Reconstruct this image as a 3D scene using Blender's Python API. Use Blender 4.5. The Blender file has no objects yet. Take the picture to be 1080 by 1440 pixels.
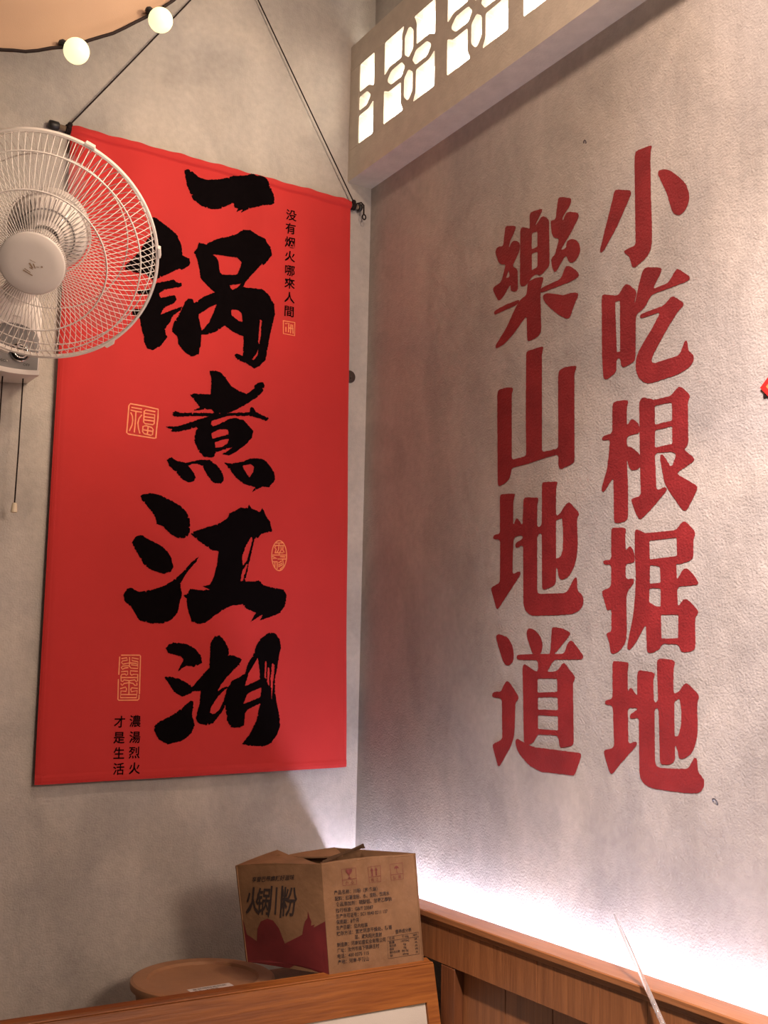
import bpy, math, random
import numpy as np
from mathutils import Vector, Matrix
from mathutils.geometry import delaunay_2d_cdt

# ------------------------------------------------------------------ camera, light, exposure
scene = bpy.context.scene
COL = scene.collection
cam_data = bpy.data.cameras.new('camera')
cam_data.sensor_fit = 'VERTICAL'
cam_data.sensor_height = 36.0
cam_data.lens = 1522.7 / 1440 * 36
cam_data.clip_start = 0.02
cam = bpy.data.objects.new('camera', cam_data)
COL.objects.link(cam)
yaw, pitch, roll = (math.radians(a) for a in (32.0935, 8.1993, 1.2322))
fwd = Vector((math.sin(yaw) * math.cos(pitch), math.cos(yaw) * math.cos(pitch), math.sin(pitch)))
rgt0 = Vector((math.cos(yaw), -math.sin(yaw), 0))
up0 = rgt0.cross(fwd)
rgt = rgt0 * math.cos(roll) + up0 * math.sin(roll)
up = up0 * math.cos(roll) - rgt0 * math.sin(roll)
M = Matrix((rgt, up, -fwd)).transposed().to_4x4()
M.translation = Vector((-1.545, -2.572, 1.65))
cam.matrix_world = M
scene.camera = cam

world = bpy.data.worlds.new('world')
scene.world = world
world.use_nodes = True
bg = world.node_tree.nodes['Background']
bg.inputs[0].default_value = (1.0, 0.80, 0.66, 1)      # the warm light of the rest of the restaurant
bg.inputs[1].default_value = 0.06

def area(name, loc, target, size, power, color):
    d = bpy.data.lights.new(name, 'AREA')
    d.shape = 'DISK'
    d.size = size
    d.energy = power
    d.color = color
    o = bpy.data.objects.new(name, d)
    COL.objects.link(o)
    o.location = loc
    o.rotation_euler = (Vector(target) - Vector(loc)).to_track_quat('-Z', 'Y').to_euler()
    return o

def spot(name, loc, target, angle, blend, radius, power, color):
    d = bpy.data.lights.new(name, 'SPOT')
    d.spot_size = math.radians(angle)
    d.spot_blend = blend
    d.shadow_soft_size = radius
    d.energy = power
    d.color = color
    o = bpy.data.objects.new(name, d)
    COL.objects.link(o)
    o.location = loc
    o.rotation_euler = (Vector(target) - Vector(loc)).to_track_quat('-Z', 'Y').to_euler()
    return o

spot('track_spot_light', (-1.25, -2.10, 3.92), (0, -1.85, 2.25), 64, .75, .06, 165, (1.0, .80, .76))
spot('low_wall_fill_spot', (-1.30, -2.70, 3.92), (0, -1.88, 1.45), 52, .9, .06, 1050, (1.0, .80, .76))  # added spot that brightens the lower right of the wall
area('corner_fill_light', (-.60, -1.55, 3.40), (-.25, -.7, 1.7), .16, 11, (1.0, .70, .52))  # added fill for the dim wall by the corner, not a known lamp
spot('left_spot_light', (-.35, -1.62, 2.98), (-.95, 0, 2.92), 66, .8, .08, 56, (1.0, .76, .52))
area('room_fill_light', (-.50, -3.75, 2.5), (-.9, -.4, 2.4), .6, 38, (1.0, .74, .58))  # added soft fill for the fan front and carton, not a known lamp

vs = scene.view_settings
vs.view_transform = 'Standard'
vs.look = 'None'
vs.gamma = 1
vs.use_curve_mapping = False
vs.exposure = 0.0

# outlines in tenths of a millimetre on the wall they belong to
# painted characters: along the right wall (y), height (z)
WALL_CHARS = {
    '樂': (['-6295,27035 -6661,26905 -6692,26847 -6442,26555 -6425,26413 -6496,26543 -6641,26556 -6778,26479 -6848,26385 -6818,26226 -6632,26024 -6562,25936 -6755,25811 -6771,25301 -6663,25284 -6540,25331 -6486,25399 -6503,25525 -6384,25429 -6220,25287 -6057,25221 -5947,25365 -5815,25581 -5861,25642 -6135,25679 -6201,25806 -6312,26082 -6153,26102 -6029,26215 -5921,26444 -5911,26567 -6026,26610 -6208,26550 -6260,26884',
        '-6902,26795 -7118,26700 -7190,26637 -7181,27017 -7266,27044 -7621,26987 -7642,26937 -7380,26672 -7422,26663 -7601,26809 -7724,26765 -7867,26630 -7886,25571 -7826,25506 -7602,25408 -7499,25425 -7457,25480 -7291,25474 -7059,25316 -6909,25338 -6836,25411 -6846,26741',
        '-8209,27049 -8581,26888 -8612,26835 -8592,26746 -8306,26516 -8334,26429 -8424,26585 -8522,26592 -8790,26476 -8846,26420 -8846,26339 -8596,26084 -8245,25775 -8433,25769 -8441,25876 -8499,25939 -8634,25926 -8786,25835 -8890,25673 -8889,25525 -8783,25397 -8631,25364 -8516,25427 -8463,25567 -8401,25601 -8283,25501 -8094,25312 -8006,25381 -7935,25612 -7947,25705 -8067,25736 -8207,26079 -8048,26138 -7960,26260 -7920,26569 -7948,26593 -8088,26552 -8161,26988',
        '-8470,25360 -8611,25283 -8819,25103 -8848,25013 -8781,24980 -8591,24957 -7582,24988 -7561,25083 -7663,25104 -8204,25114 -8282,25145 -8400,25341',
        '-7122,25383 -7395,25400 -7643,25353 -7684,25299 -7602,25155 -7570,24941 -7603,24139 -7562,24025 -7398,23970 -7170,23963 -7106,24001 -7087,24584 -6935,24497 -6634,24291 -6283,24121 -6014,24077 -5937,24096 -5945,24176 -6325,24472 -6652,24860 -6846,25035 -7081,25082',
        '-6781,25054 -6825,25027 -6803,24990 -6630,24938 -6321,24946 -5892,24929 -5868,24988 -5913,25041 -6320,25068',
        '-7725,24938 -8045,24837 -8339,24713 -8589,24701 -8809,24642 -8827,24565 -8683,24392 -8549,24134 -8434,24152 -8202,24295 -7886,24560 -7704,24749 -7635,24894'], ['-6425,25885 -6457,25728 -6382,25707 -6323,25731',
        '-7267,26510 -7456,26503 -7465,26129 -7260,26126',
        '-7268,26023 -7465,26010 -7466,25647 -7269,25617']),
    '山': (['-6062,23055 -6368,23043 -6589,22996 -6609,22940 -6558,22860 -6569,21295 -7084,21304 -7061,22351 -7075,23711 -7132,23741 -7643,23726 -7680,23691 -7624,23566 -7626,21305 -8165,21304 -8162,22945 -8205,23046 -8365,23076 -8746,23027 -8763,22980 -8687,22877 -8683,20937 -8632,20898 -8252,20828 -8171,20871 -8165,21172 -7699,21159 -7104,21114 -6562,21106 -6532,20933 -6426,20808 -6146,20738 -6053,20768 -6014,22973'], []),
    '地': (['-6168,20547 -6687,20494 -6687,20446 -6631,20319 -6635,19762 -6710,19887 -6758,19930 -6822,19887 -6960,19729 -6987,20325 -7060,20364 -7495,20304 -7513,20238 -7467,20173 -7468,19632 -7620,19664 -7626,20612 -7690,20627 -8123,20580 -8147,20549 -8096,20457 -8088,19835 -8190,19847 -8358,20011 -8475,20084 -8542,20065 -8812,19824 -8811,19768 -8753,19719 -8772,19192 -8748,18927 -8665,18689 -8485,18489 -8269,18428 -8159,18498 -8146,18656 -8092,18739 -8085,18389 -8017,18325 -7708,18250 -7631,18288 -7620,19512 -7468,19468 -7470,18238 -7516,18172 -8318,18153 -8451,18180 -8615,18404 -8697,18477 -8751,18441 -8750,18187 -8887,18104 -8943,18004 -8933,17884 -8821,17769 -8579,17700 -7982,17695 -7287,17704 -7089,17803 -6997,17957 -6984,19299 -6770,19233 -6702,19275 -6713,19358 -6972,19431 -6961,19515 -6656,19500 -6621,19042 -6616,18648 -6847,18717 -6902,18678 -6884,18620 -6249,18033 -6096,17890 -6038,17897 -5825,18366 -5876,18412 -6160,18494 -6158,19491 -5923,19512 -5883,19565 -5942,19621 -6149,19619 -6141,20476'], ['-8087,19732 -8284,19768 -8316,19435 -8305,19097 -8248,18954 -8153,18909 -8092,18905']),
    '道': (['-6061,17319 -6186,17315 -6453,17243 -6615,17076 -6677,16900 -6658,16724 -6558,16636 -6437,16609 -6315,16672 -6211,16849 -6020,17248',
        '-6420,16289 -6541,16234 -6848,15944 -6833,15870 -6735,15817 -6719,15261 -6689,15062 -6591,14859 -6193,14384 -6132,14378 -5921,14812 -5962,14865 -6281,14982 -6252,15887 -5951,15889 -5888,15938 -5929,16003 -6074,16033 -6218,16024 -6279,16127',
        '-6787,15044 -6962,14982 -7344,14888 -8805,14874 -8855,14837 -8821,14744 -8650,14424 -8599,14403 -8076,14401 -7605,14386 -7194,14493 -6847,14731 -6721,14942',
        '-7126,17408 -7223,17439 -7376,17404 -7566,17266 -7652,17118 -7641,16972 -7566,16851 -7339,16851 -7263,16974 -7107,17272',
        '-7991,17445 -8298,17411 -8527,17323 -8527,17276 -8368,17136 -8045,16888 -7936,16827 -7844,16827 -7899,16924 -7929,17188 -7947,17417',
        '-6796,16855 -7301,16875 -8331,16876 -8438,17088 -8526,17158 -8613,17134 -8920,16853 -8920,16783 -8852,16760 -8081,16756 -7990,16720 -7789,16490 -8080,16506 -8206,16591 -8277,16674 -8348,16691 -8671,16410 -8661,16352 -8609,16281 -8626,15071 -8585,14999 -8289,14937 -8183,14948 -8149,15178 -7486,15161 -7344,14972 -7155,14918 -7032,14951 -6974,16602 -7032,16657 -7091,16640 -7416,16497 -7499,16510 -7499,16741 -6836,16745 -6757,16787'], ['-7484,16345 -8116,16357 -8122,16081 -7485,16050',
        '-7500,15949 -8133,15970 -8139,15704 -7500,15689',
        '-7500,15569 -8139,15580 -8142,15283 -7501,15281']),
    '小': (['-10541,27125 -10589,27167 -10993,27120 -11023,27084 -10975,26983 -10972,26002 -10992,25426 -10975,24996 -10921,24872 -10812,24778 -10501,24675 -10423,24711 -10364,24945 -10191,25110 -10239,25142 -10534,25141 -10530,26848',
        '-9999,26550 -10370,26392 -10433,26336 -10416,26270 -10004,25721 -9602,25314 -9517,25316 -9494,25373 -9743,26010 -9898,26401 -9933,26525',
        '-11148,26470 -11254,26500 -11416,26435 -11561,26319 -11758,26114 -11897,25933 -11963,25748 -11967,25586 -11885,25433 -11770,25372 -11655,25383 -11542,25477 -11473,25676 -11405,25911 -11292,26165'], []),
    '吃': (['-9541,24346 -9591,24376 -10017,24221 -10131,24320 -10213,24411 -10323,24378 -10555,24161 -10490,23979 -10489,23908 -10620,24318 -10716,24549 -10809,24590 -11198,24462 -11241,24398 -10981,24083 -11395,24087 -11602,24302 -11659,24291 -11935,24059 -11948,24000 -11877,23976 -10979,23974 -10888,23924 -10764,23761 -10516,23677 -10496,22806 -10454,22711 -10156,22656 -10086,22703 -10070,22883 -9961,22897 -9947,22604 -9670,22511 -9571,22549 -9537,23033',
        '-11490,23808 -11770,23582 -11777,23524 -11640,23450 -11376,23205 -10955,22720 -10918,22615 -10982,22554 -11648,22567 -11750,22752 -11794,22819 -11849,22805 -11871,22590 -11966,22523 -12013,22436 -11975,22336 -11835,22247 -11583,22194 -10885,22171 -10736,22210 -10571,22349 -10483,22577 -10517,22801 -10628,22960 -10966,23290 -11179,23554 -10668,23559 -10623,23594 -10639,23655 -11270,23661'], ['-9935,24117 -10074,24102 -10065,23015 -9969,23031']),
    '根': (['-9826,21976 -9939,22005 -10240,21968 -10286,21919 -10238,21825 -10232,21421 -10352,21565 -10511,21469 -10585,21369 -10583,21222 -10229,21226 -10220,21010 -10349,20977 -10576,20805 -10618,20618 -10571,20513 -10388,20490 -10281,20555 -10222,20769 -10245,20219 -10241,19565 -10188,19503 -9922,19481 -9844,19516 -9839,20434 -9709,20313 -9562,20158 -9487,20191 -9508,20293 -9665,20645 -9753,21238 -9541,21238 -9508,21291 -9558,21342 -9819,21355',
        '-10578,21850 -10656,21944 -10983,21819 -11418,21811 -11577,21937 -11633,21951 -11702,21910 -11892,21729 -11877,21678 -11834,21621 -11828,20801 -11771,20746 -11710,20708 -11956,20513 -11969,20458 -11511,20279 -11997,19988 -12036,19930 -11770,19551 -11701,19533 -11633,19577 -11349,19933 -11211,20135 -11106,20633 -11127,20696 -11179,20710 -11396,20404 -11533,20650 -11436,20709 -10977,20759 -11006,20009 -11223,20057 -11279,20018 -11264,19976 -10898,19693 -10598,19494 -10524,19513 -10450,19632 -10326,19893 -10348,19935 -10591,19961 -10576,20805'], ['-10995,21699 -11435,21679 -11436,21322 -10988,21319',
        '-10991,21207 -11433,21212 -11431,20867 -10985,20863']),
    '据': (['-9762,19372 -9810,19406 -10140,19373 -10185,19331 -10153,19233 -10164,18896 -10242,18990 -10318,18977 -10392,18855 -10419,18655 -10154,18651 -10155,18339 -10354,18350 -10383,18304 -10367,18239 -10182,18083 -10164,17919 -10173,17479 -10163,17194 -10106,17064 -9966,16933 -9794,16871 -9716,16900 -9672,17133 -9594,17257 -9626,17301 -9743,17310 -9749,17779 -9663,17737 -9616,17761 -9485,18105 -9508,18161 -9742,18205 -9754,18667 -9562,18669 -9514,18730 -9563,18761 -9755,18758',
        '-10414,19275 -10460,19311 -10535,19290 -10653,19219 -10771,19208 -11486,19194 -11600,19311 -11683,19345 -11750,19317 -11948,19129 -11941,19046 -11904,18987 -11896,18654 -11841,18596 -11527,18539 -11472,18570 -11487,18242 -11634,18443 -11716,18463 -11796,18422 -12004,18192 -11989,18132 -11490,18127 -11495,17739 -11607,17860 -11675,17895 -11756,17864 -11990,17660 -11975,17600 -11908,17550 -11902,16990 -11853,16930 -11652,16905 -11544,16920 -11506,17054 -11076,17067 -11046,16973 -10845,16899 -10729,16889 -10695,16942 -10681,17456 -10439,17126 -10272,16965 -10196,16954 -10172,16998 -10214,17172 -10342,17605 -10409,18040 -10430,18390 -10407,18854'], ['-10798,19053 -11497,19055 -11497,18705 -10806,18688',
        '-10804,18584 -11063,18534 -11077,18223 -10797,18216',
        '-10781,18131 -11075,18116 -11068,17765 -10948,17780 -10776,17861',
        '-11073,17616 -11505,17603 -11490,17168 -11078,17162']),
    '地2': (['-9765,16706 -9815,16741 -10189,16713 -10214,16675 -10180,16548 -10180,16137 -10229,16218 -10293,16220 -10432,16054 -10433,16495 -10471,16552 -10534,16562 -10871,16531 -10901,16480 -10854,16412 -10860,15958 -10966,15984 -10951,16748 -10997,16786 -11176,16786 -11367,16761 -11409,16718 -11363,16586 -11353,16139 -11469,16175 -11630,16341 -11701,16343 -11948,16158 -11966,16095 -11917,16019 -11920,15618 -11900,15364 -11797,15126 -11655,15010 -11513,14967 -11456,14984 -11417,15162 -11370,15223 -11363,14923 -11281,14863 -11076,14824 -10988,14860 -10979,15863 -10873,15859 -10869,14839 -10942,14763 -11308,14780 -11650,14803 -11721,14868 -11794,14990 -11836,15024 -11890,14997 -11904,14769 -12019,14686 -12052,14607 -12013,14479 -11916,14403 -11639,14374 -11183,14369 -10770,14373 -10559,14440 -10463,14584 -10463,15673 -10299,15625 -10220,15650 -10231,15707 -10465,15835 -10175,15841 -10181,15141 -10355,15213 -10411,15190 -10401,15134 -9968,14764 -9738,14536 -9656,14556 -9494,14943 -9528,14985 -9793,15050 -9761,15870 -9588,15863 -9529,15919 -9589,15972 -9756,15985'], ['-11370,15999 -11495,16068 -11539,15833 -11527,15597 -11451,15378 -11364,15362']),
}
# printed characters: along the left wall (x), height (z)
BANNER_CHARS = {
    '一': (['-5823,29250 -5738,29308 -5627,29295 -5421,29162 -5197,29148 -4842,29261 -4484,29447 -4071,29559 -3934,29646 -3792,29626 -3651,29664 -3531,29629 -3329,29363 -3240,29181 -3232,29001 -3311,28926 -3616,28821 -3895,28718 -4143,28534 -4102,28643 -4282,28522 -4240,28630 -4346,28635 -4384,28750 -4627,28563 -4804,28443 -5026,28373 -5295,28393 -5544,28516 -5738,28879'], []),
    '锅': (['-6705,27685 -6667,27745 -6542,27776 -6216,27635 -5950,27486 -5808,27241 -5759,26953 -5573,26888 -5533,26790 -5585,26693 -5751,26549 -5817,26577 -6494,26113 -6731,26249 -6957,26221 -7245,26240 -7239,26345 -7117,26497 -6886,26799 -6776,27056 -6621,27282 -6611,27496',
        '-6890,25758 -6586,25884 -6387,26073 -5951,26259 -5875,26195 -5743,26211 -5737,26102 -5961,26029 -6190,25939 -6331,25800 -6275,25699 -6076,25782 -5917,25836 -5852,25744 -5906,25636 -6165,25470 -6242,25330 -6252,25265 -5931,25454 -5702,25584 -5739,25472 -5944,25284 -5998,25106 -6096,24962 -6111,24835 -6053,24700 -6197,24466 -6417,24295 -6563,24318 -6655,24486 -6647,24570 -6734,24800 -6799,25075 -7006,25117 -6986,25264 -6762,25309 -6593,25613 -6516,25745 -6865,25672',
        '-5542,25829 -5433,25830 -5385,25733 -5132,25956 -4809,26152 -4922,26192 -5129,26342 -5244,26446 -5330,26857 -5405,27034 -5473,27083 -5370,27214 -5335,27395 -5157,27372 -4854,27596 -4321,27855 -4054,28075 -3868,28098 -3676,27988 -3461,27927 -3409,27827 -3262,27704 -3239,27507 -3454,27190 -3548,27169 -3703,26957 -3944,26618 -4007,26472 -3753,26482 -3473,26497 -3280,26382 -3104,26152 -3070,25892 -3150,25523 -3228,25113 -3300,24575 -3478,24371 -3613,24283 -3848,24394 -4078,24441 -4183,24551 -4131,24625 -3947,24571 -3948,25111 -4247,25185 -4501,25309 -4737,25093 -4996,24959 -5149,24931 -5156,24634 -5210,24392 -5379,24300 -5577,24390 -5757,24567 -5789,24770 -5943,24866 -5912,25081 -5757,25405 -5623,25727'], ['-4946,27152 -4745,27185 -4203,27265 -4059,27143 -4182,26786 -4631,26674 -4702,26737 -4760,27029 -4831,27100',
        '-4395,26447 -4215,26503 -4057,26571 -4144,26444 -4321,26319',
        '-5261,25439 -4944,25716 -4750,25841 -4828,25610 -4967,25263 -5154,25036 -5198,25218',
        '-4319,25785 -4139,25821 -4021,25748 -3988,25503 -4103,25515 -4313,25647',
        '-3508,25652 -3461,25640 -3468,25244 -3503,24975 -3542,25012 -3529,25364',
        '-3522,24863 -3537,24665 -3646,24515 -3693,24529 -3584,24678']),
    '煮': (['-4876,24014 -4754,24048 -4592,24044 -4424,23926 -4227,23715 -4011,23616 -3796,23569 -3589,23749 -3592,23838 -3500,23920 -3332,23956 -3294,23863 -3345,23698 -3507,23516 -3761,23321 -4082,23096 -4310,22975 -4678,22921 -4774,23016 -5267,22909 -5092,23012 -5163,23088 -5281,23200 -5384,23292 -5310,23338 -4815,23402 -4811,23797',
        '-5827,22767 -5751,22829 -5617,22798 -4723,22915 -3704,23085 -3672,23245 -3590,23226 -3514,23121 -3123,23012 -3193,22926 -3363,22956 -3652,22995 -4261,22916 -4901,22811 -5744,22681 -5811,22701',
        '-4311,22988 -4308,22909 -4714,22720 -4981,22596 -5287,22424 -5658,22297 -5854,22283 -5791,22334 -5991,22391 -5687,22433 -5383,22561 -5077,22712 -4855,22809 -4724,22928',
        '-5160,22571 -4899,22781 -4763,22791 -4764,22626 -4707,22569 -4527,22659 -4258,22837 -4073,22886 -3836,22853 -3688,22710 -3564,22608 -3590,22436 -3693,22290 -3852,22138 -4033,21983 -4214,21874 -4422,21882 -4265,21976 -4131,22102 -4607,21911 -4634,21800 -4713,21747 -4917,21744 -5034,21836 -5106,21934 -5206,22135 -5172,22354',
        '-5895,21561 -5777,21638 -5620,21552 -5376,21539 -5025,21654 -4756,21686 -4546,21574 -4377,21399 -4332,21211 -4410,21107 -4638,21112 -4805,21286 -4927,21486 -5065,21546 -5243,21525 -5328,21460 -5188,21327 -5114,21187 -5154,21085 -5307,21039 -5487,21103 -5672,21293 -5830,21400',
        '-4352,21662 -4135,21666 -3835,21754 -3604,21870 -3271,21902 -3048,21751 -2910,21568 -2873,21373 -3048,21155 -3240,21156 -3542,20971 -3430,21114 -3763,21165 -4003,21312 -4173,21488 -4271,21606'], ['-4735,22392 -4521,22521 -4282,22554 -4240,22437 -4512,22322 -4714,22243',
        '-4633,22167 -4417,22261 -4234,22315 -4274,22171 -4431,22064 -4612,22019',
        '-3830,21646 -3598,21717 -3500,21654 -3518,21520 -3629,21354 -3729,21474']),
    '江': (['-6530,20588 -6422,20625 -6271,20671 -6047,20651 -5773,20549 -5494,20425 -5328,20289 -5227,20102 -5204,19843 -5230,19710 -5339,19614 -5520,19600 -5706,19692 -5940,19887 -6097,19915 -6079,20003 -6247,20244 -6480,20478',
        '-6681,19400 -6583,19576 -6432,19601 -6229,19499 -5958,19393 -5773,19258 -5675,19115 -5596,18886 -5657,18754 -5832,18687 -6100,18746 -6325,18858 -6467,19058',
        '-6823,18118 -6746,18267 -6619,18303 -6463,18212 -6140,18272 -5816,18383 -5579,18546 -5342,18774 -5127,19026 -4942,19190 -4991,19057 -5207,18805 -5366,18537 -5392,18408 -5338,18240 -5392,17982 -5426,17768 -5573,17572 -5768,17480 -6074,17455 -6382,17517 -6498,17678 -6616,17859 -6771,17955',
        '-5185,19736 -5097,19808 -4938,19866 -4664,19977 -4386,20090 -4179,20242 -4160,20355 -3948,20464 -3831,20543 -3636,20539 -3616,20654 -3538,20549 -3289,20482 -3219,20603 -3112,20408 -2980,20238 -2910,19995 -3240,19899 -3309,19780 -3407,19772 -3529,19182 -3627,18643 -3408,18634 -3239,18688 -3086,18564 -2761,18515 -2509,18485 -2413,18332 -2443,18083 -2586,17874 -2807,17776 -3171,17649 -3079,17808 -3436,17595 -3277,17843 -3572,17940 -3673,18045 -3958,18000 -4190,17889 -4463,17704 -4641,17546 -4845,17495 -5054,17551 -5185,17907 -5218,18118 -5312,18178 -5178,18227 -5139,18358 -4864,18343 -4587,18368 -4822,18441 -4593,18497 -4510,18720 -4431,19030 -4409,19361 -4588,19369 -4875,19522'], ['-3507,19809 -3464,19723 -3540,19448 -3601,19177 -3716,19035 -3750,19255 -3665,19528',
        '-3622,19086 -3573,19090 -3699,18638 -3771,18634 -3733,18857']),
    '湖': (['-5676,16852 -5622,16962 -5440,17011 -5183,16997 -4942,16894 -4768,16722 -4711,16525 -4920,16434 -5155,16451 -5357,16295 -5210,16602 -5307,16687 -5611,16745',
        '-5686,16161 -5559,16184 -5278,16123 -5015,15996 -4965,15931 -4583,16352 -4515,16419 -4519,17017 -4430,17175 -4288,17238 -4135,17095 -4004,16897 -3997,16741 -3824,16723 -3623,16638 -3716,16501 -3998,16228 -4182,16004 -4271,15827 -4154,15916 -3938,15984 -3894,16096 -3653,16211 -3532,16280 -3468,16506 -3281,16826 -3238,17009 -3094,17196 -2896,17349 -2716,17347 -2570,17190 -2521,16984 -2564,16776 -2626,16385 -2669,16156 -2656,15837 -2592,15520 -2513,15203 -2484,14976 -2562,14751 -2731,14530 -2930,14453 -3330,14474 -3555,14522 -3461,14631 -3343,14762 -3158,15116 -3118,15340 -3066,15542 -3419,15385 -3490,15297 -3511,14986 -3646,14934 -3891,14945 -3987,15122 -4031,15343 -4038,15497 -4150,15299 -4355,15059 -4519,15004 -4757,15050 -4834,15171 -4755,15475 -4724,15824 -4891,15844 -5050,15756 -5210,15691 -5400,15798 -5622,16075',
        '-5895,14987 -5774,15092 -5508,15218 -5241,15389 -4973,15605 -4900,15562 -4932,15258 -4849,14999 -4955,14784 -5156,14637 -5519,14558 -5752,14668 -5860,14839'], ['-4444,15431 -4265,15695 -4056,15895 -4008,15917 -4091,15607 -4202,15387 -4341,15278 -4462,15300',
        '-3519,15966 -3433,16281 -3175,16702 -3109,16331 -3091,16151 -3347,16035',
        '-3549,15519 -3437,15787 -3042,15948 -3072,15700 -3279,15609',
        '-2968,16606 -2917,16608 -2924,16153 -2977,16197',
        '-2886,16471 -2833,16427 -2830,15972 -2895,16062',
        '-2762,16565 -2683,16521 -2716,16064 -2749,15610 -2797,16154']),
}
SEALS = {
    'a': (34, ['-6915,22841 -6544,22836 -6192,22807 -6185,22585 -6205,22278 -6209,22071 -6255,22060 -6705,22070 -6917,22076 -6964,22105 -6955,22475 -6948,22786 -6915,22841',
        '-6875,22756 -6616,22750',
        '-6891,22684 -6759,22673 -6617,22672',
        '-6759,22663 -6759,22403 -6770,22146',
        '-6888,22619 -6843,22541 -6827,22433 -6840,22311 -6897,22164',
        '-6608,22600 -6669,22506 -6693,22392 -6670,22255 -6628,22140',
        '-6271,22735 -6508,22745 -6547,22704 -6547,22432 -6510,22397 -6304,22396 -6275,22430 -6271,22653 -6534,22661',
        '-6534,22570 -6283,22571',
        '-6535,22489 -6278,22491',
        '-6556,22321 -6476,22347 -6331,22322 -6292,22276 -6301,22144 -6341,22124 -6516,22141 -6559,22190 -6556,22321',
        '-6424,22329 -6433,22127',
        '-6552,22236 -6295,22226']),
    'b': (29, ['-2464,19387 -2464,19318 -2472,19250 -2485,19187 -2505,19129 -2530,19078 -2560,19036 -2593,19005 -2629,18985 -2666,18976 -2704,18980 -2741,18995 -2776,19022 -2809,19059 -2837,19106 -2861,19161 -2879,19222 -2892,19287 -2898,19355 -2897,19424 -2890,19491 -2877,19554 -2858,19612 -2833,19663 -2804,19705 -2770,19737 -2735,19758 -2697,19767 -2659,19764 -2622,19749 -2586,19722 -2553,19685 -2525,19638 -2501,19583 -2482,19522 -2470,19455 -2464,19387',
        '-2801,19695 -2575,19717',
        '-2850,19625 -2537,19649',
        '-2701,19703 -2698,19637',
        '-2797,19617 -2822,19576 -2777,19532 -2800,19452',
        '-2701,19609 -2707,19522 -2748,19456',
        '-2641,19614 -2628,19528 -2670,19462',
        '-2580,19626 -2585,19531 -2539,19472',
        '-2808,19436 -2573,19454',
        '-2686,19445 -2684,19390',
        '-2866,19373 -2492,19400',
        '-2873,19337 -2741,19284 -2854,19284',
        '-2715,19278 -2488,19295',
        '-2648,19346 -2508,19348',
        '-2867,19197 -2729,19207',
        '-2798,19186 -2792,19046',
        '-2733,19191 -2726,19019',
        '-2693,19178 -2608,19231',
        '-2691,19123 -2589,19177',
        '-2689,19077 -2570,19140',
        '-2575,19265 -2534,19111 -2635,19018']),
    'c': (29, ['-6782,16671 -6330,16682 -6309,16664 -6299,16214 -6289,15761',
        '-6297,15729 -6297,15639 -6325,15611 -6794,15605 -6814,15628 -6827,16094',
        '-6824,16628 -6824,16215',
        '-6773,16591 -6647,16613 -6629,16557 -6750,16535 -6772,16497 -6736,16461 -6571,16492 -6423,16486 -6362,16459 -6366,16525 -6516,16550 -6519,16616 -6360,16591',
        '-6579,16624 -6571,16492 -6578,16426 -6743,16414 -6770,16376 -6739,16339 -6682,16368 -6604,16379',
        '-6578,16426 -6535,16370 -6357,16364 -6361,16430 -6520,16446',
        '-6765,16282 -6609,16294 -6605,16219 -6643,16199 -6664,16227 -6751,16217 -6768,16169 -6757,16057 -6712,16049 -6695,16086 -6557,16069 -6421,16090 -6389,16052 -6350,16062 -6354,16222 -6468,16221 -6506,16201 -6537,16229 -6541,16304 -6363,16298',
        '-6757,16142 -6355,16147',
        '-6758,15992 -6727,15955 -6681,16002 -6555,16022 -6456,16005 -6414,15958 -6355,15968 -6367,16015',
        '-6562,16060 -6549,15751',
        '-6766,15880 -6637,15918 -6615,15872 -6621,15816 -6748,15824 -6754,15666 -6358,15667 -6348,15836 -6494,15807 -6507,15873 -6489,15901 -6341,15888',
        '-6743,15740 -6362,15742']),
    'd': (28, ['-2811,25757 -2471,25767 -2466,25397 -2798,25399 -2811,25757',
        '-2749,25686 -2645,25714 -2650,25468',
        '-2730,25592 -2725,25468',
        '-2583,25690 -2589,25452',
        '-2625,25584 -2513,25583',
        '-2538,25684 -2514,25452']),
}
TEXT_RIGHT = (317, [(-2670, 28809, '没'), (-2677, 28420, '有'), (-2680, 28021, '烟'), (-2673, 27624, '火'), (-2665, 27216, '哪'), (-2657, 26852, '來'), (-2651, 26445, '人'), (-2649, 26054, '間')])
TEXT_FOOT = (285, [(-6365, 15114, '濃'), (-6353, 14737, '湯'), (-6350, 14378, '烈'), (-6330, 14011, '火'), (-6741, 15100, '才'), (-6738, 14734, '是'), (-6725, 14370, '生'), (-6713, 14006, '活')])
BANNER = [(-0.8805, 2.9602), (-0.0764, 2.9703), (-0.0447, 1.3865), (-0.8651, 1.3702)]  # corners (x, z): top left, top right, foot right, foot left

# ------------------------------------------------------------------ helpers
OFF = {}

def tag(o, label=None, cat=None, group=None, kind=None):
    if label: o['label'] = label
    if cat: o['category'] = cat
    if group: o['group'] = group
    if kind: o['kind'] = kind
    return o

def empty(name, loc, label, cat, group=None):
    o = bpy.data.objects.new(name, None)
    o.empty_display_size = 0.05
    COL.objects.link(o)
    o.location = loc
    OFF[o.name] = Vector(loc)
    return tag(o, label, cat, group)

def mesh_obj(name, verts, faces, mat, parent=None, smooth=False, label=None):
    off = OFF[parent.name] if parent is not None else Vector((0, 0, 0))
    me = bpy.data.meshes.new(name)
    me.from_pydata([tuple(Vector(v) - off) for v in verts], [], faces)
    me.update()
    if smooth:
        me.polygons.foreach_set('use_smooth', [True] * len(me.polygons))
    if mat: me.materials.append(mat)
    o = bpy.data.objects.new(name, me)
    COL.objects.link(o)
    if parent is not None: o.parent = parent
    OFF[o.name] = off
    if label: o['label'] = label
    return o

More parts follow.
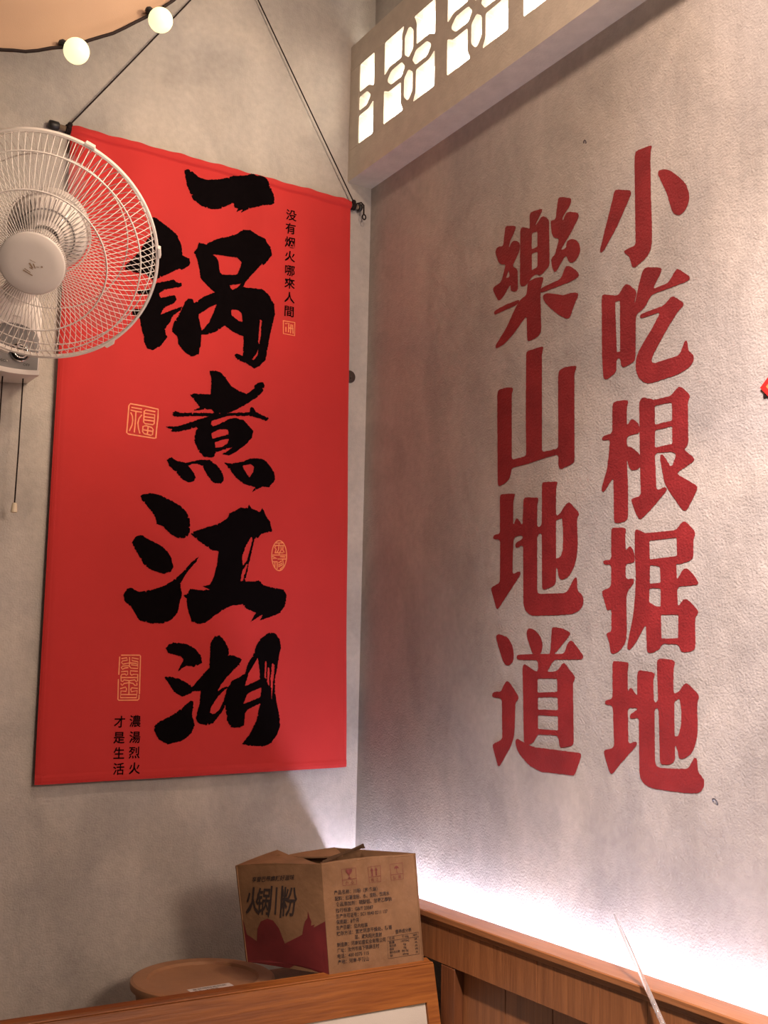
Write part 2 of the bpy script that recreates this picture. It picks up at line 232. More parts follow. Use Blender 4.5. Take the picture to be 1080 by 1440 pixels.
class MB:
    def __init__(self): self.v = []; self.f = []
    def add(self, v, f):
        n = len(self.v)
        self.v += [Vector(q) for q in v]
        self.f += [tuple(i + n for i in q) for q in f]
        return self
    def box(self, a, b, bev=0.0):
        x0, y0, z0 = (min(a[i], b[i]) for i in range(3)); x1, y1, z1 = (max(a[i], b[i]) for i in range(3))
        if bev <= 0:
            return self.hexa([(x0,y0,z0),(x1,y0,z0),(x1,y1,z0),(x0,y1,z0),(x0,y0,z1),(x1,y0,z1),(x1,y1,z1),(x0,y1,z1)])
        c = bev
        v = []
        for sx in (0, 1):
            for sy in (0, 1):
                for sz in (0, 1):
                    X = (x0, x1)[sx]; Y = (y0, y1)[sy]; Z = (z0, z1)[sz]
                    dx = c if sx == 0 else -c; dy = c if sy == 0 else -c; dz = c if sz == 0 else -c
                    v += [(X, Y + dy, Z + dz), (X + dx, Y, Z + dz), (X + dx, Y + dy, Z)]
        def i(sx, sy, sz, k): return ((sx * 2 + sy) * 2 + sz) * 3 + k
        f = []
        for s in (0, 1):
            f.append([i(s,0,0,0), i(s,1,0,0), i(s,1,1,0), i(s,0,1,0)])
            f.append([i(0,s,0,1), i(1,s,0,1), i(1,s,1,1), i(0,s,1,1)])
            f.append([i(0,0,s,2), i(1,0,s,2), i(1,1,s,2), i(0,1,s,2)])
        for a_ in (0, 1):
            for b_ in (0, 1):
                f.append([i(a_,b_,0,0), i(a_,b_,0,1), i(a_,b_,1,1), i(a_,b_,1,0)])
                f.append([i(a_,0,b_,0), i(a_,0,b_,2), i(a_,1,b_,2), i(a_,1,b_,0)])
                f.append([i(0,a_,b_,1), i(0,a_,b_,2), i(1,a_,b_,2), i(1,a_,b_,1)])
                for c_ in (0, 1): f.append([i(a_,b_,c_,0), i(a_,b_,c_,1), i(a_,b_,c_,2)])
        return self.add(v, f)
    def hexa(self, p):
        return self.add(p, [(0,3,2,1),(4,5,6,7),(0,1,5,4),(1,2,6,5),(2,3,7,6),(3,0,4,7)])
    def slab(self, quad, thick):
        """four corners plus a thickness to the back of them"""
        q = [Vector(c) for c in quad]
        n = (q[1] - q[0]).cross(q[3] - q[0]).normalized() * thick
        return self.hexa([c for c in q] + [c - n for c in q])
    def tube(self, pts, r, seg=8, closed=False, caps=True):
        P = [Vector(p) for p in pts]; n = len(P)
        rr = r if isinstance(r, (list, tuple)) else [r] * n
        base = []; ref = None
        for k in range(n):
            if closed: t = (P[(k + 1) % n] - P[k - 1])
            else: t = P[min(k + 1, n - 1)] - P[max(k - 1, 0)]
            t.normalize()
            if ref is None:
                ref = t.orthogonal().normalized()
            ref = (ref - t * ref.dot(t)).normalized()
            b = t.cross(ref)
            for s in range(seg):
                a = 2 * math.pi * s / seg
                base.append(P[k] + (ref * math.cos(a) + b * math.sin(a)) * rr[k])
        f = []
        for k in range(n if closed else n - 1):
            k2 = (k + 1) % n
            for s in range(seg):
                s2 = (s + 1) % seg
                f.append((k * seg + s, k * seg + s2, k2 * seg + s2, k2 * seg + s))
        if caps and not closed:
            f.append(tuple(range(seg - 1, -1, -1))); f.append(tuple((n - 1) * seg + s for s in range(seg)))
        return self.add(base, f)
    def lathe(self, prof, c, axis=(0, 0, 1), seg=48, close=False):
        """profile of (radius, height) around an axis through c"""
        ax = Vector(axis).normalized(); a = ax.orthogonal().normalized(); b = ax.cross(a); c = Vector(c)
        v = []
        for (r, h) in prof:
            for s in range(seg):
                t = 2 * math.pi * s / seg
                v.append(c + ax * h + (a * math.cos(t) + b * math.sin(t)) * r)
        f = []; n = len(prof)
        for k in range(n if close else n - 1):
            k2 = (k + 1) % n
            for s in range(seg):
                s2 = (s + 1) % seg
                f.append((k * seg + s, k * seg + s2, k2 * seg + s2, k2 * seg + s))
        return self.add(v, f)
    def ball(self, c, r, seg=20, rings=12, squash=1.0):
        prof = [(max(r * math.sin(math.pi * k / rings), 1e-5), -r * squash * math.cos(math.pi * k / rings)) for k in range(rings + 1)]
        return self.lathe(prof, c, (0, 0, 1), seg)
    def build(self, name, mat, parent=None, smooth=False, label=None):
        return mesh_obj(name, self.v, self.f, mat, parent, smooth, label)

def autosmooth(o, deg=35):
    me = o.data
    me.polygons.foreach_set('use_smooth', [True] * len(me.polygons))
    import bmesh
    bm = bmesh.new(); bm.from_mesh(me)
    bmesh.ops.recalc_face_normals(bm, faces=bm.faces)
    for e in bm.edges:
        e.smooth = not (len(e.link_faces) == 2 and e.calc_face_angle(0) > math.radians(deg))
    bm.to_mesh(me); bm.free()
    return o

def pts(s, k=1e-4):
    return [(float(a) * k, float(b) * k) for a, b in (q.split(',') for q in s.split())]

def chaikin(p, cut=0.22, most=1e9):
    """cut the corners of an outline, at most so far along each side"""
    out = []
    for i in range(len(p)):
        a, b = p[i], p[(i + 1) % len(p)]
        L = math.hypot(b[0] - a[0], b[1] - a[1])
        c = min(cut, most / L) if L > 1e-9 else 0
        out.append((a[0] + (b[0] - a[0]) * c, a[1] + (b[1] - a[1]) * c))
        out.append((b[0] - (b[0] - a[0]) * c, b[1] - (b[1] - a[1]) * c))
    return out

def roughen(p, step, amp, rnd, spike=0.0):
    out = []
    for i in range(len(p)):
        a, b = p[i], p[(i + 1) % len(p)]
        L = math.hypot(b[0] - a[0], b[1] - a[1])
        n = max(1, int(L / step))
        nx, ny = ((b[1] - a[1]) / L, -(b[0] - a[0]) / L) if L > 1e-9 else (0, 0)
        for k in range(n):
            t = k / n; d = rnd.gauss(0, amp)
            if spike and rnd.random() < .07: d += rnd.uniform(-.5, 1) * spike
            out.append((a[0] + (b[0] - a[0]) * t + nx * d, a[1] + (b[1] - a[1]) * t + ny * d))
    return out

def inside(px, py, poly):
    P = np.array(poly); Q = np.roll(P, -1, 0)
    c = np.zeros(len(px), bool)
    for s in range(0, len(P), 400):
        a = P[s:s + 400]; b = Q[s:s + 400]
        cond = (a[None, :, 1] > py[:, None]) != (b[None, :, 1] > py[:, None])
        den = np.where(b[:, 1] == a[:, 1], 1e-12, b[:, 1] - a[:, 1])
        xi = (b[:, 0] - a[:, 0])[None] * (py[:, None] - a[None, :, 1]) / den[None] + a[None, :, 0]
        c ^= (np.sum(cond & (px[:, None] < xi), 1) % 2).astype(bool)
    return c

def fill(solids, holes, grid=0.0):
    """triangles of the union of the solid outlines less the holes"""
    V = []; E = []
    for p in solids + holes:
        n = len(V); V += [Vector(q) for q in p]
        E += [(n + i, n + (i + 1) % len(p)) for i in range(len(p))]
    if grid:
        xs = [v.x for v in V]; ys = [v.y for v in V]
        x = min(xs) + grid / 2
        while x < max(xs):
            y = min(ys) + grid / 2
            while y < max(ys):
                V.append(Vector((x, y))); y += grid
            x += grid
    r = delaunay_2d_cdt(V, E, [], 0, 1e-6)
    v = [(q.x, q.y) for q in r[0]]
    T = [t for t in r[2] if len(t) == 3]
    A = np.array(v); t = np.array(T)
    cen = A[t].mean(1)
    m = np.zeros(len(T), bool)
    for p in solids: m |= inside(cen[:, 0], cen[:, 1], p)
    for p in holes: m &= ~inside(cen[:, 0], cen[:, 1], p)
    T = [T[i] for i in range(len(T)) if m[i]]
    used = sorted({i for q in T for i in q}); ix = {u: k for k, u in enumerate(used)}
    return [v[u] for u in used], [tuple(ix[i] for i in q) for q in T]

def ribbon(p, w, closed=False):
    """flat 2-D outline of a line drawn w wide"""
    V = []; F = []
    P = [Vector(q) for q in p]
    if closed and (P[0] - P[-1]).length < 1e-6: P.pop()
    n = len(P)
    for k in range(n):
        a = P[k - 1] if (k > 0 or closed) else P[k]
        b = P[(k + 1) % n] if (k < n - 1 or closed) else P[k]
        t = (b - a).normalized()
        if k == 0 and not closed: P0 = P[k] - t * w * .3
        elif k == n - 1 and not closed: P0 = P[k] + t * w * .3
        else: P0 = P[k]
        m = Vector((-t.y, t.x)) * w / 2
        V += [P0 + m, P0 - m]
    for k in range(n if closed else n - 1):
        k2 = (k + 1) % n
        F.append((2 * k, 2 * k + 1, 2 * k2 + 1, 2 * k2))
    return [(q.x, q.y) for q in V], F

def glyphs(s, bold=0.0):
    """2-D mesh of a line of writing in the built-in typeface, one unit to the em"""
    c = bpy.data.curves.new('writing', 'FONT')
    c.body = s; c.offset = bold; c.resolution_u = 2
    o = bpy.data.objects.new('writing', c)
    COL.objects.link(o)
    bpy.context.view_layer.update()
    me = bpy.data.meshes.new_from_object(o.evaluated_get(bpy.context.evaluated_depsgraph_get()))
    v = [(q.co.x, q.co.y) for q in me.vertices]; f = [tuple(q.vertices) for q in me.polygons]
    bpy.data.objects.remove(o); bpy.data.curves.remove(c); bpy.data.meshes.remove(me)
    return v, f

# ------------------------------------------------------------------ materials
def node_mat(name):
    m = bpy.data.materials.new(name); m.use_nodes = True
    nt = m.node_tree
    return m, nt, nt.nodes['Principled BSDF']

def mat(name, col, rough=0.6, metal=0.0, emit=None, strength=0.0, vary=0.0, scale=40, bump=0.0, bscale=200, alpha=None, trans=0.0, coat=0.0):
    m, nt, b = node_mat(name)
    b.inputs['Base Color'].default_value = (*col, 1)
    b.inputs['Roughness'].default_value = rough
    if rough > .75: b.inputs['Specular IOR Level'].default_value = .15 if rough < .9 else .04
    b.inputs['Metallic'].default_value = metal
    b.inputs['Transmission Weight'].default_value = trans
    b.inputs['Coat Weight'].default_value = coat
    if alpha is not None: b.inputs['Alpha'].default_value = alpha
    if emit:
        b.inputs['Emission Color'].default_value = (*emit, 1); b.inputs['Emission Strength'].default_value = strength
    tc = nt.nodes.new('ShaderNodeTexCoord')
    if vary:
        n = nt.nodes.new('ShaderNodeTexNoise'); n.inputs['Scale'].default_value = scale; n.inputs['Detail'].default_value = 5
        nt.links.new(tc.outputs['Object'], n.inputs['Vector'])
        r = nt.nodes.new('ShaderNodeMapRange')
        r.inputs['From Min'].default_value = .3; r.inputs['From Max'].default_value = .7
        r.inputs['To Min'].default_value = 1 - vary; r.inputs['To Max'].default_value = 1 + vary
        nt.links.new(n.outputs['Fac'], r.inputs['Value'])
        x = nt.nodes.new('ShaderNodeVectorMath'); x.operation = 'SCALE'; x.inputs[0].default_value = col
        nt.links.new(r.outputs['Result'], x.inputs['Scale'])
        nt.links.new(x.outputs['Vector'], b.inputs['Base Color'])
    if bump:
        n2 = nt.nodes.new('ShaderNodeTexNoise'); n2.inputs['Scale'].default_value = bscale; n2.inputs['Detail'].default_value = 3
        nt.links.new(tc.outputs['Object'], n2.inputs['Vector'])
        bp = nt.nodes.new('ShaderNodeBump'); bp.inputs['Strength'].default_value = 1; bp.inputs['Distance'].default_value = bump
        nt.links.new(n2.outputs['Fac'], bp.inputs['Height']); nt.links.new(bp.outputs['Normal'], b.inputs['Normal'])
    return m

def stucco_bump(nt, tc, b, amount=1.0):
    """fine plaster relief shared by the wall and the paint on it"""
    n1 = nt.nodes.new('ShaderNodeTexNoise'); n1.inputs['Scale'].default_value = 215; n1.inputs['Detail'].default_value = 3; n1.inputs['Roughness'].default_value = .55
    n2 = nt.nodes.new('ShaderNodeTexNoise'); n2.inputs['Scale'].default_value = 22; n2.inputs['Detail'].default_value = 4
    nt.links.new(tc, n1.inputs['Vector']); nt.links.new(tc, n2.inputs['Vector'])
    b1 = nt.nodes.new('ShaderNodeBump'); b1.inputs['Distance'].default_value = .0019 * amount; b1.inputs['Strength'].default_value = .9
    b2 = nt.nodes.new('ShaderNodeBump'); b2.inputs['Distance'].default_value = .0032 * amount; b2.inputs['Strength'].default_value = .8
    nt.links.new(n1.outputs['Fac'], b1.inputs['Height']); nt.links.new(n2.outputs['Fac'], b2.inputs['Height'])
    nt.links.new(b2.outputs['Normal'], b1.inputs['Normal']); nt.links.new(b1.outputs['Normal'], b.inputs['Normal'])

def wall_mat():
    m, nt, b = node_mat('plaster wall')
    N = nt.nodes; L = nt.links
    tc = N.new('ShaderNodeTexCoord').outputs['Object']
    big = N.new('ShaderNodeTexNoise'); big.inputs['Scale'].default_value = 1.7; big.inputs['Detail'].default_value = 7; big.inputs['Roughness'].default_value = .62; big.inputs['Distortion'].default_value = .6
    L.new(tc, big.inputs['Vector'])
    mp = N.new('ShaderNodeMapping'); mp.inputs['Scale'].default_value = (9, 9, 1.6)
    L.new(tc, mp.inputs['Vector'])
    st = N.new('ShaderNodeTexNoise'); st.inputs['Scale'].default_value = 1.0; st.inputs['Detail'].default_value = 5
    L.new(mp.outputs['Vector'], st.inputs['Vector'])
    fine = N.new('ShaderNodeTexNoise'); fine.inputs['Scale'].default_value = 60; fine.inputs['Detail'].default_value = 4
    L.new(tc, fine.inputs['Vector'])
    def rng(o, lo, hi, a=.3, c=.7):
        r = N.new('ShaderNodeMapRange'); r.inputs['From Min'].default_value = a; r.inputs['From Max'].default_value = c
        r.inputs['To Min'].default_value = lo; r.inputs['To Max'].default_value = hi
        L.new(o, r.inputs['Value']); return r.outputs['Result']
    def mul(a, c):
        x = N.new('ShaderNodeMath'); x.operation = 'MULTIPLY'; L.new(a, x.inputs[0]); L.new(c, x.inputs[1]); return x.outputs[0]
    pat = N.new('ShaderNodeTexNoise'); pat.inputs['Scale'].default_value = 3.4; pat.inputs['Detail'].default_value = 3; pat.inputs['Distortion'].default_value = 1.6
    mp2 = N.new('ShaderNodeMapping'); mp2.inputs['Location'].default_value = (.3, .55, .2); mp2.inputs['Scale'].default_value = (1, 1, .8)
    L.new(tc, mp2.inputs['Vector']); L.new(mp2.outputs['Vector'], pat.inputs['Vector'])
    k = mul(mul(mul(rng(big.outputs['Fac'], .80, 1.13), rng(st.outputs['Fac'], .90, 1.07)), rng(fine.outputs['Fac'], .93, 1.06)), rng(pat.outputs['Fac'], .91, 1.03, .40, .53))
    tint = N.new('ShaderNodeMix'); tint.data_type = 'RGBA'
    tint.inputs['A'].default_value = (.45, .425, .405, 1); tint.inputs['B'].default_value = (.47, .425, .37, 1)
    L.new(rng(big.outputs['Fac'], 0, 1), tint.inputs['Factor'])
    x = N.new('ShaderNodeVectorMath'); x.operation = 'SCALE'
    L.new(tint.outputs['Result'], x.inputs[0]); L.new(k, x.inputs['Scale'])
    L.new(x.outputs['Vector'], b.inputs['Base Color'])
    b.inputs['Roughness'].default_value = .62
    b.inputs['Specular IOR Level'].default_value = .35
    stucco_bump(nt, tc, b)
    return m

def paint_mat():
    m, nt, b = node_mat('red wall paint')
    tc = nt.nodes.new('ShaderNodeTexCoord').outputs['Object']
    n = nt.nodes.new('ShaderNodeTexNoise'); n.inputs['Scale'].default_value = 14; n.inputs['Detail'].default_value = 5
    nt.links.new(tc, n.inputs['Vector'])
    r = nt.nodes.new('ShaderNodeValToRGB')
    r.color_ramp.elements[0].position = .35; r.color_ramp.elements[0].color = (.20, .013, .015, 1)
    r.color_ramp.elements[1].position = .68; r.color_ramp.elements[1].color = (.275, .020, .022, 1)
    nt.links.new(n.outputs['Fac'], r.inputs['Fac']); nt.links.new(r.outputs['Color'], b.inputs['Base Color'])
    b.inputs['Roughness'].default_value = .55
    stucco_bump(nt, tc, b, .8)
    return m

def wood_mat(name, light, dark, axis, ring=14.0, rough=.42):
    m, nt, b = node_mat(name)
    N = nt.nodes; L = nt.links
    tc = N.new('ShaderNodeTexCoord')
    mp = N.new('ShaderNodeMapping')
    s = [1.0, 1.0, 1.0]; s[axis] = .055
    mp.inputs['Scale'].default_value = s
    L.new(tc.outputs['Object'], mp.inputs['Vector'])
    n = N.new('ShaderNodeTexNoise'); n.inputs['Scale'].default_value = ring * 2.2; n.inputs['Detail'].default_value = 6; n.inputs['Distortion'].default_value = 1.2
    L.new(mp.outputs['Vector'], n.inputs['Vector'])
    w = N.new('ShaderNodeTexNoise'); w.inputs['Scale'].default_value = ring * 16; w.inputs['Detail'].default_value = 3
    L.new(mp.outputs['Vector'], w.inputs['Vector'])
    mix = N.new('ShaderNodeMix'); mix.data_type = 'FLOAT'; mix.inputs['Factor'].default_value = .4
    L.new(n.outputs['Fac'], mix.inputs['A']); L.new(w.outputs['Fac'], mix.inputs['B'])
    r = N.new('ShaderNodeValToRGB')
    r.color_ramp.elements[0].position = .36; r.color_ramp.elements[0].color = (*dark, 1)
    r.color_ramp.elements[1].position = .60; r.color_ramp.elements[1].color = (*light, 1)
    L.new(mix.outputs['Result'], r.inputs['Fac']); L.new(r.outputs['Color'], b.inputs['Base Color'])
    b.inputs['Roughness'].default_value = rough
    bp = N.new('ShaderNodeBump'); bp.inputs['Distance'].default_value = .0006
    L.new(w.outputs['Fac'], bp.inputs['Height']); L.new(bp.outputs['Normal'], b.inputs['Normal'])
    return m

def cloth_mat(name, col, through, weave=900, rough=.75):
    m, nt, b = node_mat(name)
    N = nt.nodes; L = nt.links
    tc = N.new('ShaderNodeTexCoord').outputs['Object']
    n = N.new('ShaderNodeTexNoise'); n.inputs['Scale'].default_value = 5; n.inputs['Detail'].default_value = 4
    L.new(tc, n.inputs['Vector'])
    r = N.new('ShaderNodeMapRange'); r.inputs['From Min'].default_value = .3; r.inputs['From Max'].default_value = .7; r.inputs['To Min'].default_value = .94; r.inputs['To Max'].default_value = 1.05
    L.new(n.outputs['Fac'], r.inputs['Value'])
    x = N.new('ShaderNodeVectorMath'); x.operation = 'SCALE'; x.inputs[0].default_value = col
    L.new(r.outputs['Result'], x.inputs['Scale']); L.new(x.outputs['Vector'], b.inputs['Base Color'])
    b.inputs['Roughness'].default_value = rough; b.inputs['Sheen Weight'].default_value = .15; b.inputs['Specular IOR Level'].default_value = .25
    w = N.new('ShaderNodeTexNoise'); w.inputs['Scale'].default_value = weave
    L.new(tc, w.inputs['Vector'])
    bp = N.new('ShaderNodeBump'); bp.inputs['Distance'].default_value = .0003
    L.new(w.outputs['Fac'], bp.inputs['Height']); L.new(bp.outputs['Normal'], b.inputs['Normal'])
    if through:
        t = N.new('ShaderNodeBsdfTranslucent'); t.inputs['Color'].default_value = (*col, 1)
        mx = N.new('ShaderNodeMixShader'); mx.inputs['Fac'].default_value = through
        L.new(b.outputs['BSDF'], mx.inputs[1]); L.new(t.outputs['BSDF'], mx.inputs[2])
        L.new(mx.outputs['Shader'], N['Material Output'].inputs['Surface'])
    return m

WALL = wall_mat()
PAINT = paint_mat()
FRAME = mat('painted lattice frame', (.60, .545, .46), .6, vary=.08, scale=25, bump=.001, bscale=150)
BACKLIT = mat('backlit panel', (.9, .88, .84), .5, emit=(1.0, .93, .82), strength=5.0)
RED_CLOTH = cloth_mat('red banner cloth', (.50, .026, .024), 0.0)
INK = mat('black print', (.0030, .0018, .0022), .95, vary=.2, scale=60)
GOLD = mat('orange gold print', (.80, .25, .09), .5, vary=.15, scale=80)
BLACK = mat('black plastic', (.012, .010, .010), .45, vary=.1)
CORD = mat('dark cord', (.020, .013, .012), .8, vary=.2, scale=300)
ROD = mat('pale wooden rod', (.30, .22, .15), .5, vary=.15, scale=120)
WHITE_PL = mat('white plastic', (.80, .75, .71), .42, vary=.03, scale=15, coat=.1)
WIRE = mat('white coated wire', (.80, .75, .71), .40, vary=.03)
GREY_PL = mat('grey plastic panel', (.20, .19, .19), .45, vary=.05)
DARK_PL = mat('dark grey vent plastic', (.10, .09, .09), .5, vary=.1)
CHROME = mat('chrome', (.80, .78, .76), .16, 1.0)
BLADE = mat('clear milky fan blade', (.70, .66, .66), .25, alpha=.10)
LOGO = mat('faded gold print', (.36, .25, .16), .6, vary=.3, scale=400)
CREAM_TIP = mat('cream plastic', (.72, .62, .45), .4)
BULB = mat('glowing globe bulb', (.6, .57, .4), .3, emit=(1.0, .93, .52), strength=1.1)
PEACH = cloth_mat('peach canopy cloth', (.52, .36, .25), .35, 500)
WOOD_L = wood_mat('orange pine', (.29, .096, .018), (.16, .045, .009), 0, 12)
WOOD_R = wood_mat('vertical grain laminate', (.255, .100, .034), (.160, .058, .019), 2, 16)
WOOD_RX = wood_mat('long grain laminate', (.29, .118, .042), (.20, .076, .026), 1, 16)
WOOD_D = wood_mat('dark stained post', (.15, .052, .018), (.085, .028, .010), 2, 14)
CREAM = mat('cream leatherette', (.43, .385, .315), .5, vary=.04, scale=8, bump=.0004, bscale=400)
KRAFT = mat('kraft board', (.235, .130, .066), .8, vary=.14, scale=22, bump=.0008, bscale=90)
KRAFT_SHADE = mat('shaded kraft board', (.075, .042, .022), .85, vary=.15, scale=50)  # darkened kraft, the shade of the raised flap put into its colour
BOX_RED = mat('dark red carton print', (.145, .013, .014), .7, vary=.15, scale=25)
BOX_INK = mat('carton ink', (.035, .022, .018), .7, vary=.2, scale=200)
BOX_RED_INK = mat('red carton ink', (.155, .030, .022), .7, vary=.2, scale=200)
CLAY = mat('brown pot lid', (.36, .18, .085), .55, vary=.10, scale=12, bump=.0006, bscale=60)
PAPER = mat('white paper label', (.62, .58, .54), .7, vary=.06, scale=80)
RED_PAPER = mat('glossy red paper', (.70, .025, .022), .35, vary=.05)
LED = mat('led strip', (.9, .9, 1), .5, emit=(.80, .78, 1.0), strength=160)
GLASS = mat('clear acrylic', (.95, .93, .92), .10, trans=.88)
TILE = mat('floor tile', (.20, .17, .14), .35, vary=.15, scale=4)
CEIL = mat('ceiling paint', (.50, .46, .41), .8, vary=.05, scale=3)

# ------------------------------------------------------------------ the room
X_FAR, Y_NEAR, CEILING = -3.6, -4.2, 4.05
tag(MB().box((X_FAR, 0, 0), (0.12, .12, CEILING)).build('wall_left', WALL),
    'mottled grey beige plaster wall behind the red hanging banner', None, None, 'structure')
wall_right = tag(MB().box((0, Y_NEAR, 0), (.12, 0, CEILING)).build('wall_right', WALL),
    'mottled beige plaster wall painted with two columns of red characters', None, None, 'structure')
tag(MB().box((X_FAR, Y_NEAR, -.06), (.12, .12, 0)).build('floor', TILE), 'dark tiled floor', None, None, 'structure')
tag(MB().box((X_FAR, Y_NEAR, CEILING), (.12, .12, CEILING + .06)).build('ceiling', CEIL), 'pale ceiling', None, None, 'structure')

rnd = random.Random(4)
for ch, (S, H) in WALL_CHARS.items():
    S = [roughen(chaikin(chaikin(pts(p), .3, .0045), .25, .002), .004, .00025, rnd) for p in S]
    H = [roughen(chaikin(pts(p), .12, .002), .004, .00025, rnd) for p in H]
    v, f = fill(S, H)
    mesh_obj('painted_character', [(-.0008, a, b) for a, b in v], f, PAINT, wall_right, label='red painted character ' + ch[0])
# nicks in the plaster
for (y, z, r) in ((-1.2278, 1.4287, .006), (-.905, 2.80, .0045)):
    mb = MB()
    mb.lathe([(r * 1.35, .0002), (r, .0010), (r * .55, .0002)], (-.0004, y, z), (-1, .2, -.4), 10)
    mb.build('plaster_nick', DARK_PL, wall_right, label='small dark chip in the plaster')

# ------------------------------------------------------------------ lattice light box high on the right wall
BX, BZ0, BZ1, BEND = -.080, 3.035, 3.455, -2.10
lb = empty('lattice_light_box', (-.04, -1.0, BZ0), 'long pale box with a cut-out flower lattice lit from behind, high on the right wall', 'light box')
MB().box((BX + .032, BEND, BZ0), (0, 0, BZ0 + .018)).build('bottom_board', FRAME, lb)
MB().box((BX + .0325, BEND, BZ0 + .0182), (0, BEND + .02, BZ1 - .0182), .001).build('end_board', FRAME, lb)
OZ0, OZ1, TW, TP = 3.128, 3.376, .248, .3005       # lattice opening, tile width, tile pitch
MB().box((BX, BEND, BZ0), (BX + .032, 0, OZ0 - .0006)).build('bottom_rail', FRAME, lb)
MB().box((BX, BEND, OZ1 + .0006), (BX + .032, 0, BZ1), .0015).build('top_rail', FRAME, lb)
MB().box((BX, -.051, OZ0), (BX + .032, 0, OZ1), .0012).build('stile', FRAME, lb)
def petals():
    h = []
    base = [(0, .017), (.021, .034), (.021, .086), (.005, .104), (-.005, .104), (-.021, .086), (-.021, .034)]
    quad = [(.1225, .122), (.024, .122), (.036, .098), (.036, .036), (.097, .036), (.1225, .022)]
    for k in range(4):
        c, s = (1, 0, -1, 0)[k], (0, 1, 0, -1)[k]
        h.append([(x * c - y * s, x * s + y * c) for x, y in base])
    for sx in (1, -1):
        for sy in (1, -1):
            q = [(x * sx, y * sy) for x, y in quad]
            h.append(q)
    return h
def clip_y(poly, ymax):
    out = []
    for i in range(len(poly)):
        a, b = poly[i], poly[(i + 1) % len(poly)]
        ia, ib = a[0] <= ymax, b[0] <= ymax
        if ia: out.append(a)
        if ia != ib:
            t = (ymax - a[0]) / (b[0] - a[0]); out.append((ymax, a[1] + (b[1] - a[1]) * t))
    return out
CY0 = -.0095
for k in range(7):
    cy, cz = CY0 - TP * k, (OZ0 + OZ1) / 2
    outer = [(cy - TP / 2, OZ0), (cy + TP / 2, OZ0), (cy + TP / 2, OZ1), (cy - TP / 2, OZ1)]
    if k == 6: outer = [(max(a, BEND + .021), b) for a, b in outer]
    holes = [[(cy + a, cz + b) for a, b in h] for h in petals()]
    if k == 0:
        outer = clip_y(outer, -.0512); holes = [clip_y(h, -.054) for h in holes]; holes = [h for h in holes if len(h) > 2]
    holes = [[(max(a, BEND + .03), min(max(b, OZ0 + .0015), OZ1 - .0015)) for a, b in h] for h in holes]
    holes = [chaikin(h, .2, .004) for h in holes]
    v, f = fill([outer], holes)
    n = len(v)
    cnt = {}
    for t in f:
        for i in range(3):
            e = (t[i], t[(i + 1) % 3]); cnt[tuple(sorted(e))] = cnt.get(tuple(sorted(e)), []) + [e]
    V = [(BX + .001, a, b) for a, b in v] + [(BX + .032, a, b) for a, b in v]
    F = list(f) + [tuple(i + n for i in t[::-1]) for t in f]
    for e in cnt.values():
        if len(e) == 1: F.append((e[0][1], e[0][0], e[0][0] + n, e[0][1] + n))
    mesh_obj('lattice_panel', V, F, FRAME, lb)
MB().box((-.018, BEND + .021, BZ0 + .019), (-.014, -.001, BZ1 - .019)).build('backlit_sheet', BACKLIT, lb, label='glowing white sheet behind the lattice')

# ------------------------------------------------------------------ hanging banner
(TLx, TLz), (TRx, TRz), (FRx, FRz), (FLx, FLz) = BANNER
def banner_uv(x, z):
    v = 0.5
    for _ in range(6):
        xl, xr = TLx + (FLx - TLx) * v, TRx + (FRx - TRx) * v
        u = (x - xl) / (xr - xl)
        zt, zb = TLz + (TRz - TLz) * u, FLz + (FRz - FLz) * u
        v = (zt - z) / (zt - zb)
    return u, v
def banner_y(x, z):
    """how far the cloth stands off the wall: soft folds that start at the rod and die out"""
    u, v = banner_uv(x, z)
    u = min(max(u, 0), 1); v = min(max(v, 0), 1)
    fade = math.exp(-v * 5.0)
    y = -.0195
    y -= .0075 * fade * math.sin(u * 31 + 1.1 * math.sin(u * 9) + v * 3) * (1 - math.exp(-v * 40))
    y -= .0042 * math.exp(-v * 2.0) * math.sin(u * 17 + 2.0 - v * 2) * (1 - math.exp(-v * 40))
    y -= .0016 * math.sin(u * 11 + v * 2.6) * (1 - fade) + .0010 * math.sin(v * 19 + u * 3)
    y -= .0035 * max(0, v - .8) / .2
    y += .006 * max(0, u - .965) / .035 + .005 * max(0, .02 - u) / .02
    if v < .013: y -= .0085 * math.sqrt(max(0, 1 - ((v - .0055) / .0075) ** 2))
    return min(y, -.0075)
bn = empty('hanging_banner', (-.46, -.018, 1.37), 'tall red cloth banner with black brush calligraphy hung by a cord', 'banner')
NU, NV = 96, 190
V = []
for j in range(NV + 1):
    v = j / NV
    if j < 12: v = .02 * j / 12
    else: v = .02 + .98 * (j - 12) / (NV - 12)
    for i in range(NU + 1):
        u = i / NU
        xl, xr = TLx + (FLx - TLx) * v, TRx + (FRx - TRx) * v
        x = xl + (xr - xl) * u
        z = (TLz + (TRz - TLz) * u) * (1 - v) + (FLz + (FRz - FLz) * u) * v
        if j == 0: z += .0015 * math.sin(u * 40) + .001 * math.sin(u * 93)
        V.append((x, banner_y(x, z), z))
F = [(j * (NU + 1) + i, (j + 1) * (NU + 1) + i, (j + 1) * (NU + 1) + i + 1, j * (NU + 1) + i + 1) for j in range(NV) for i in range(NU)]
cloth = mesh_obj('cloth', V, F, RED_CLOTH, bn, True)
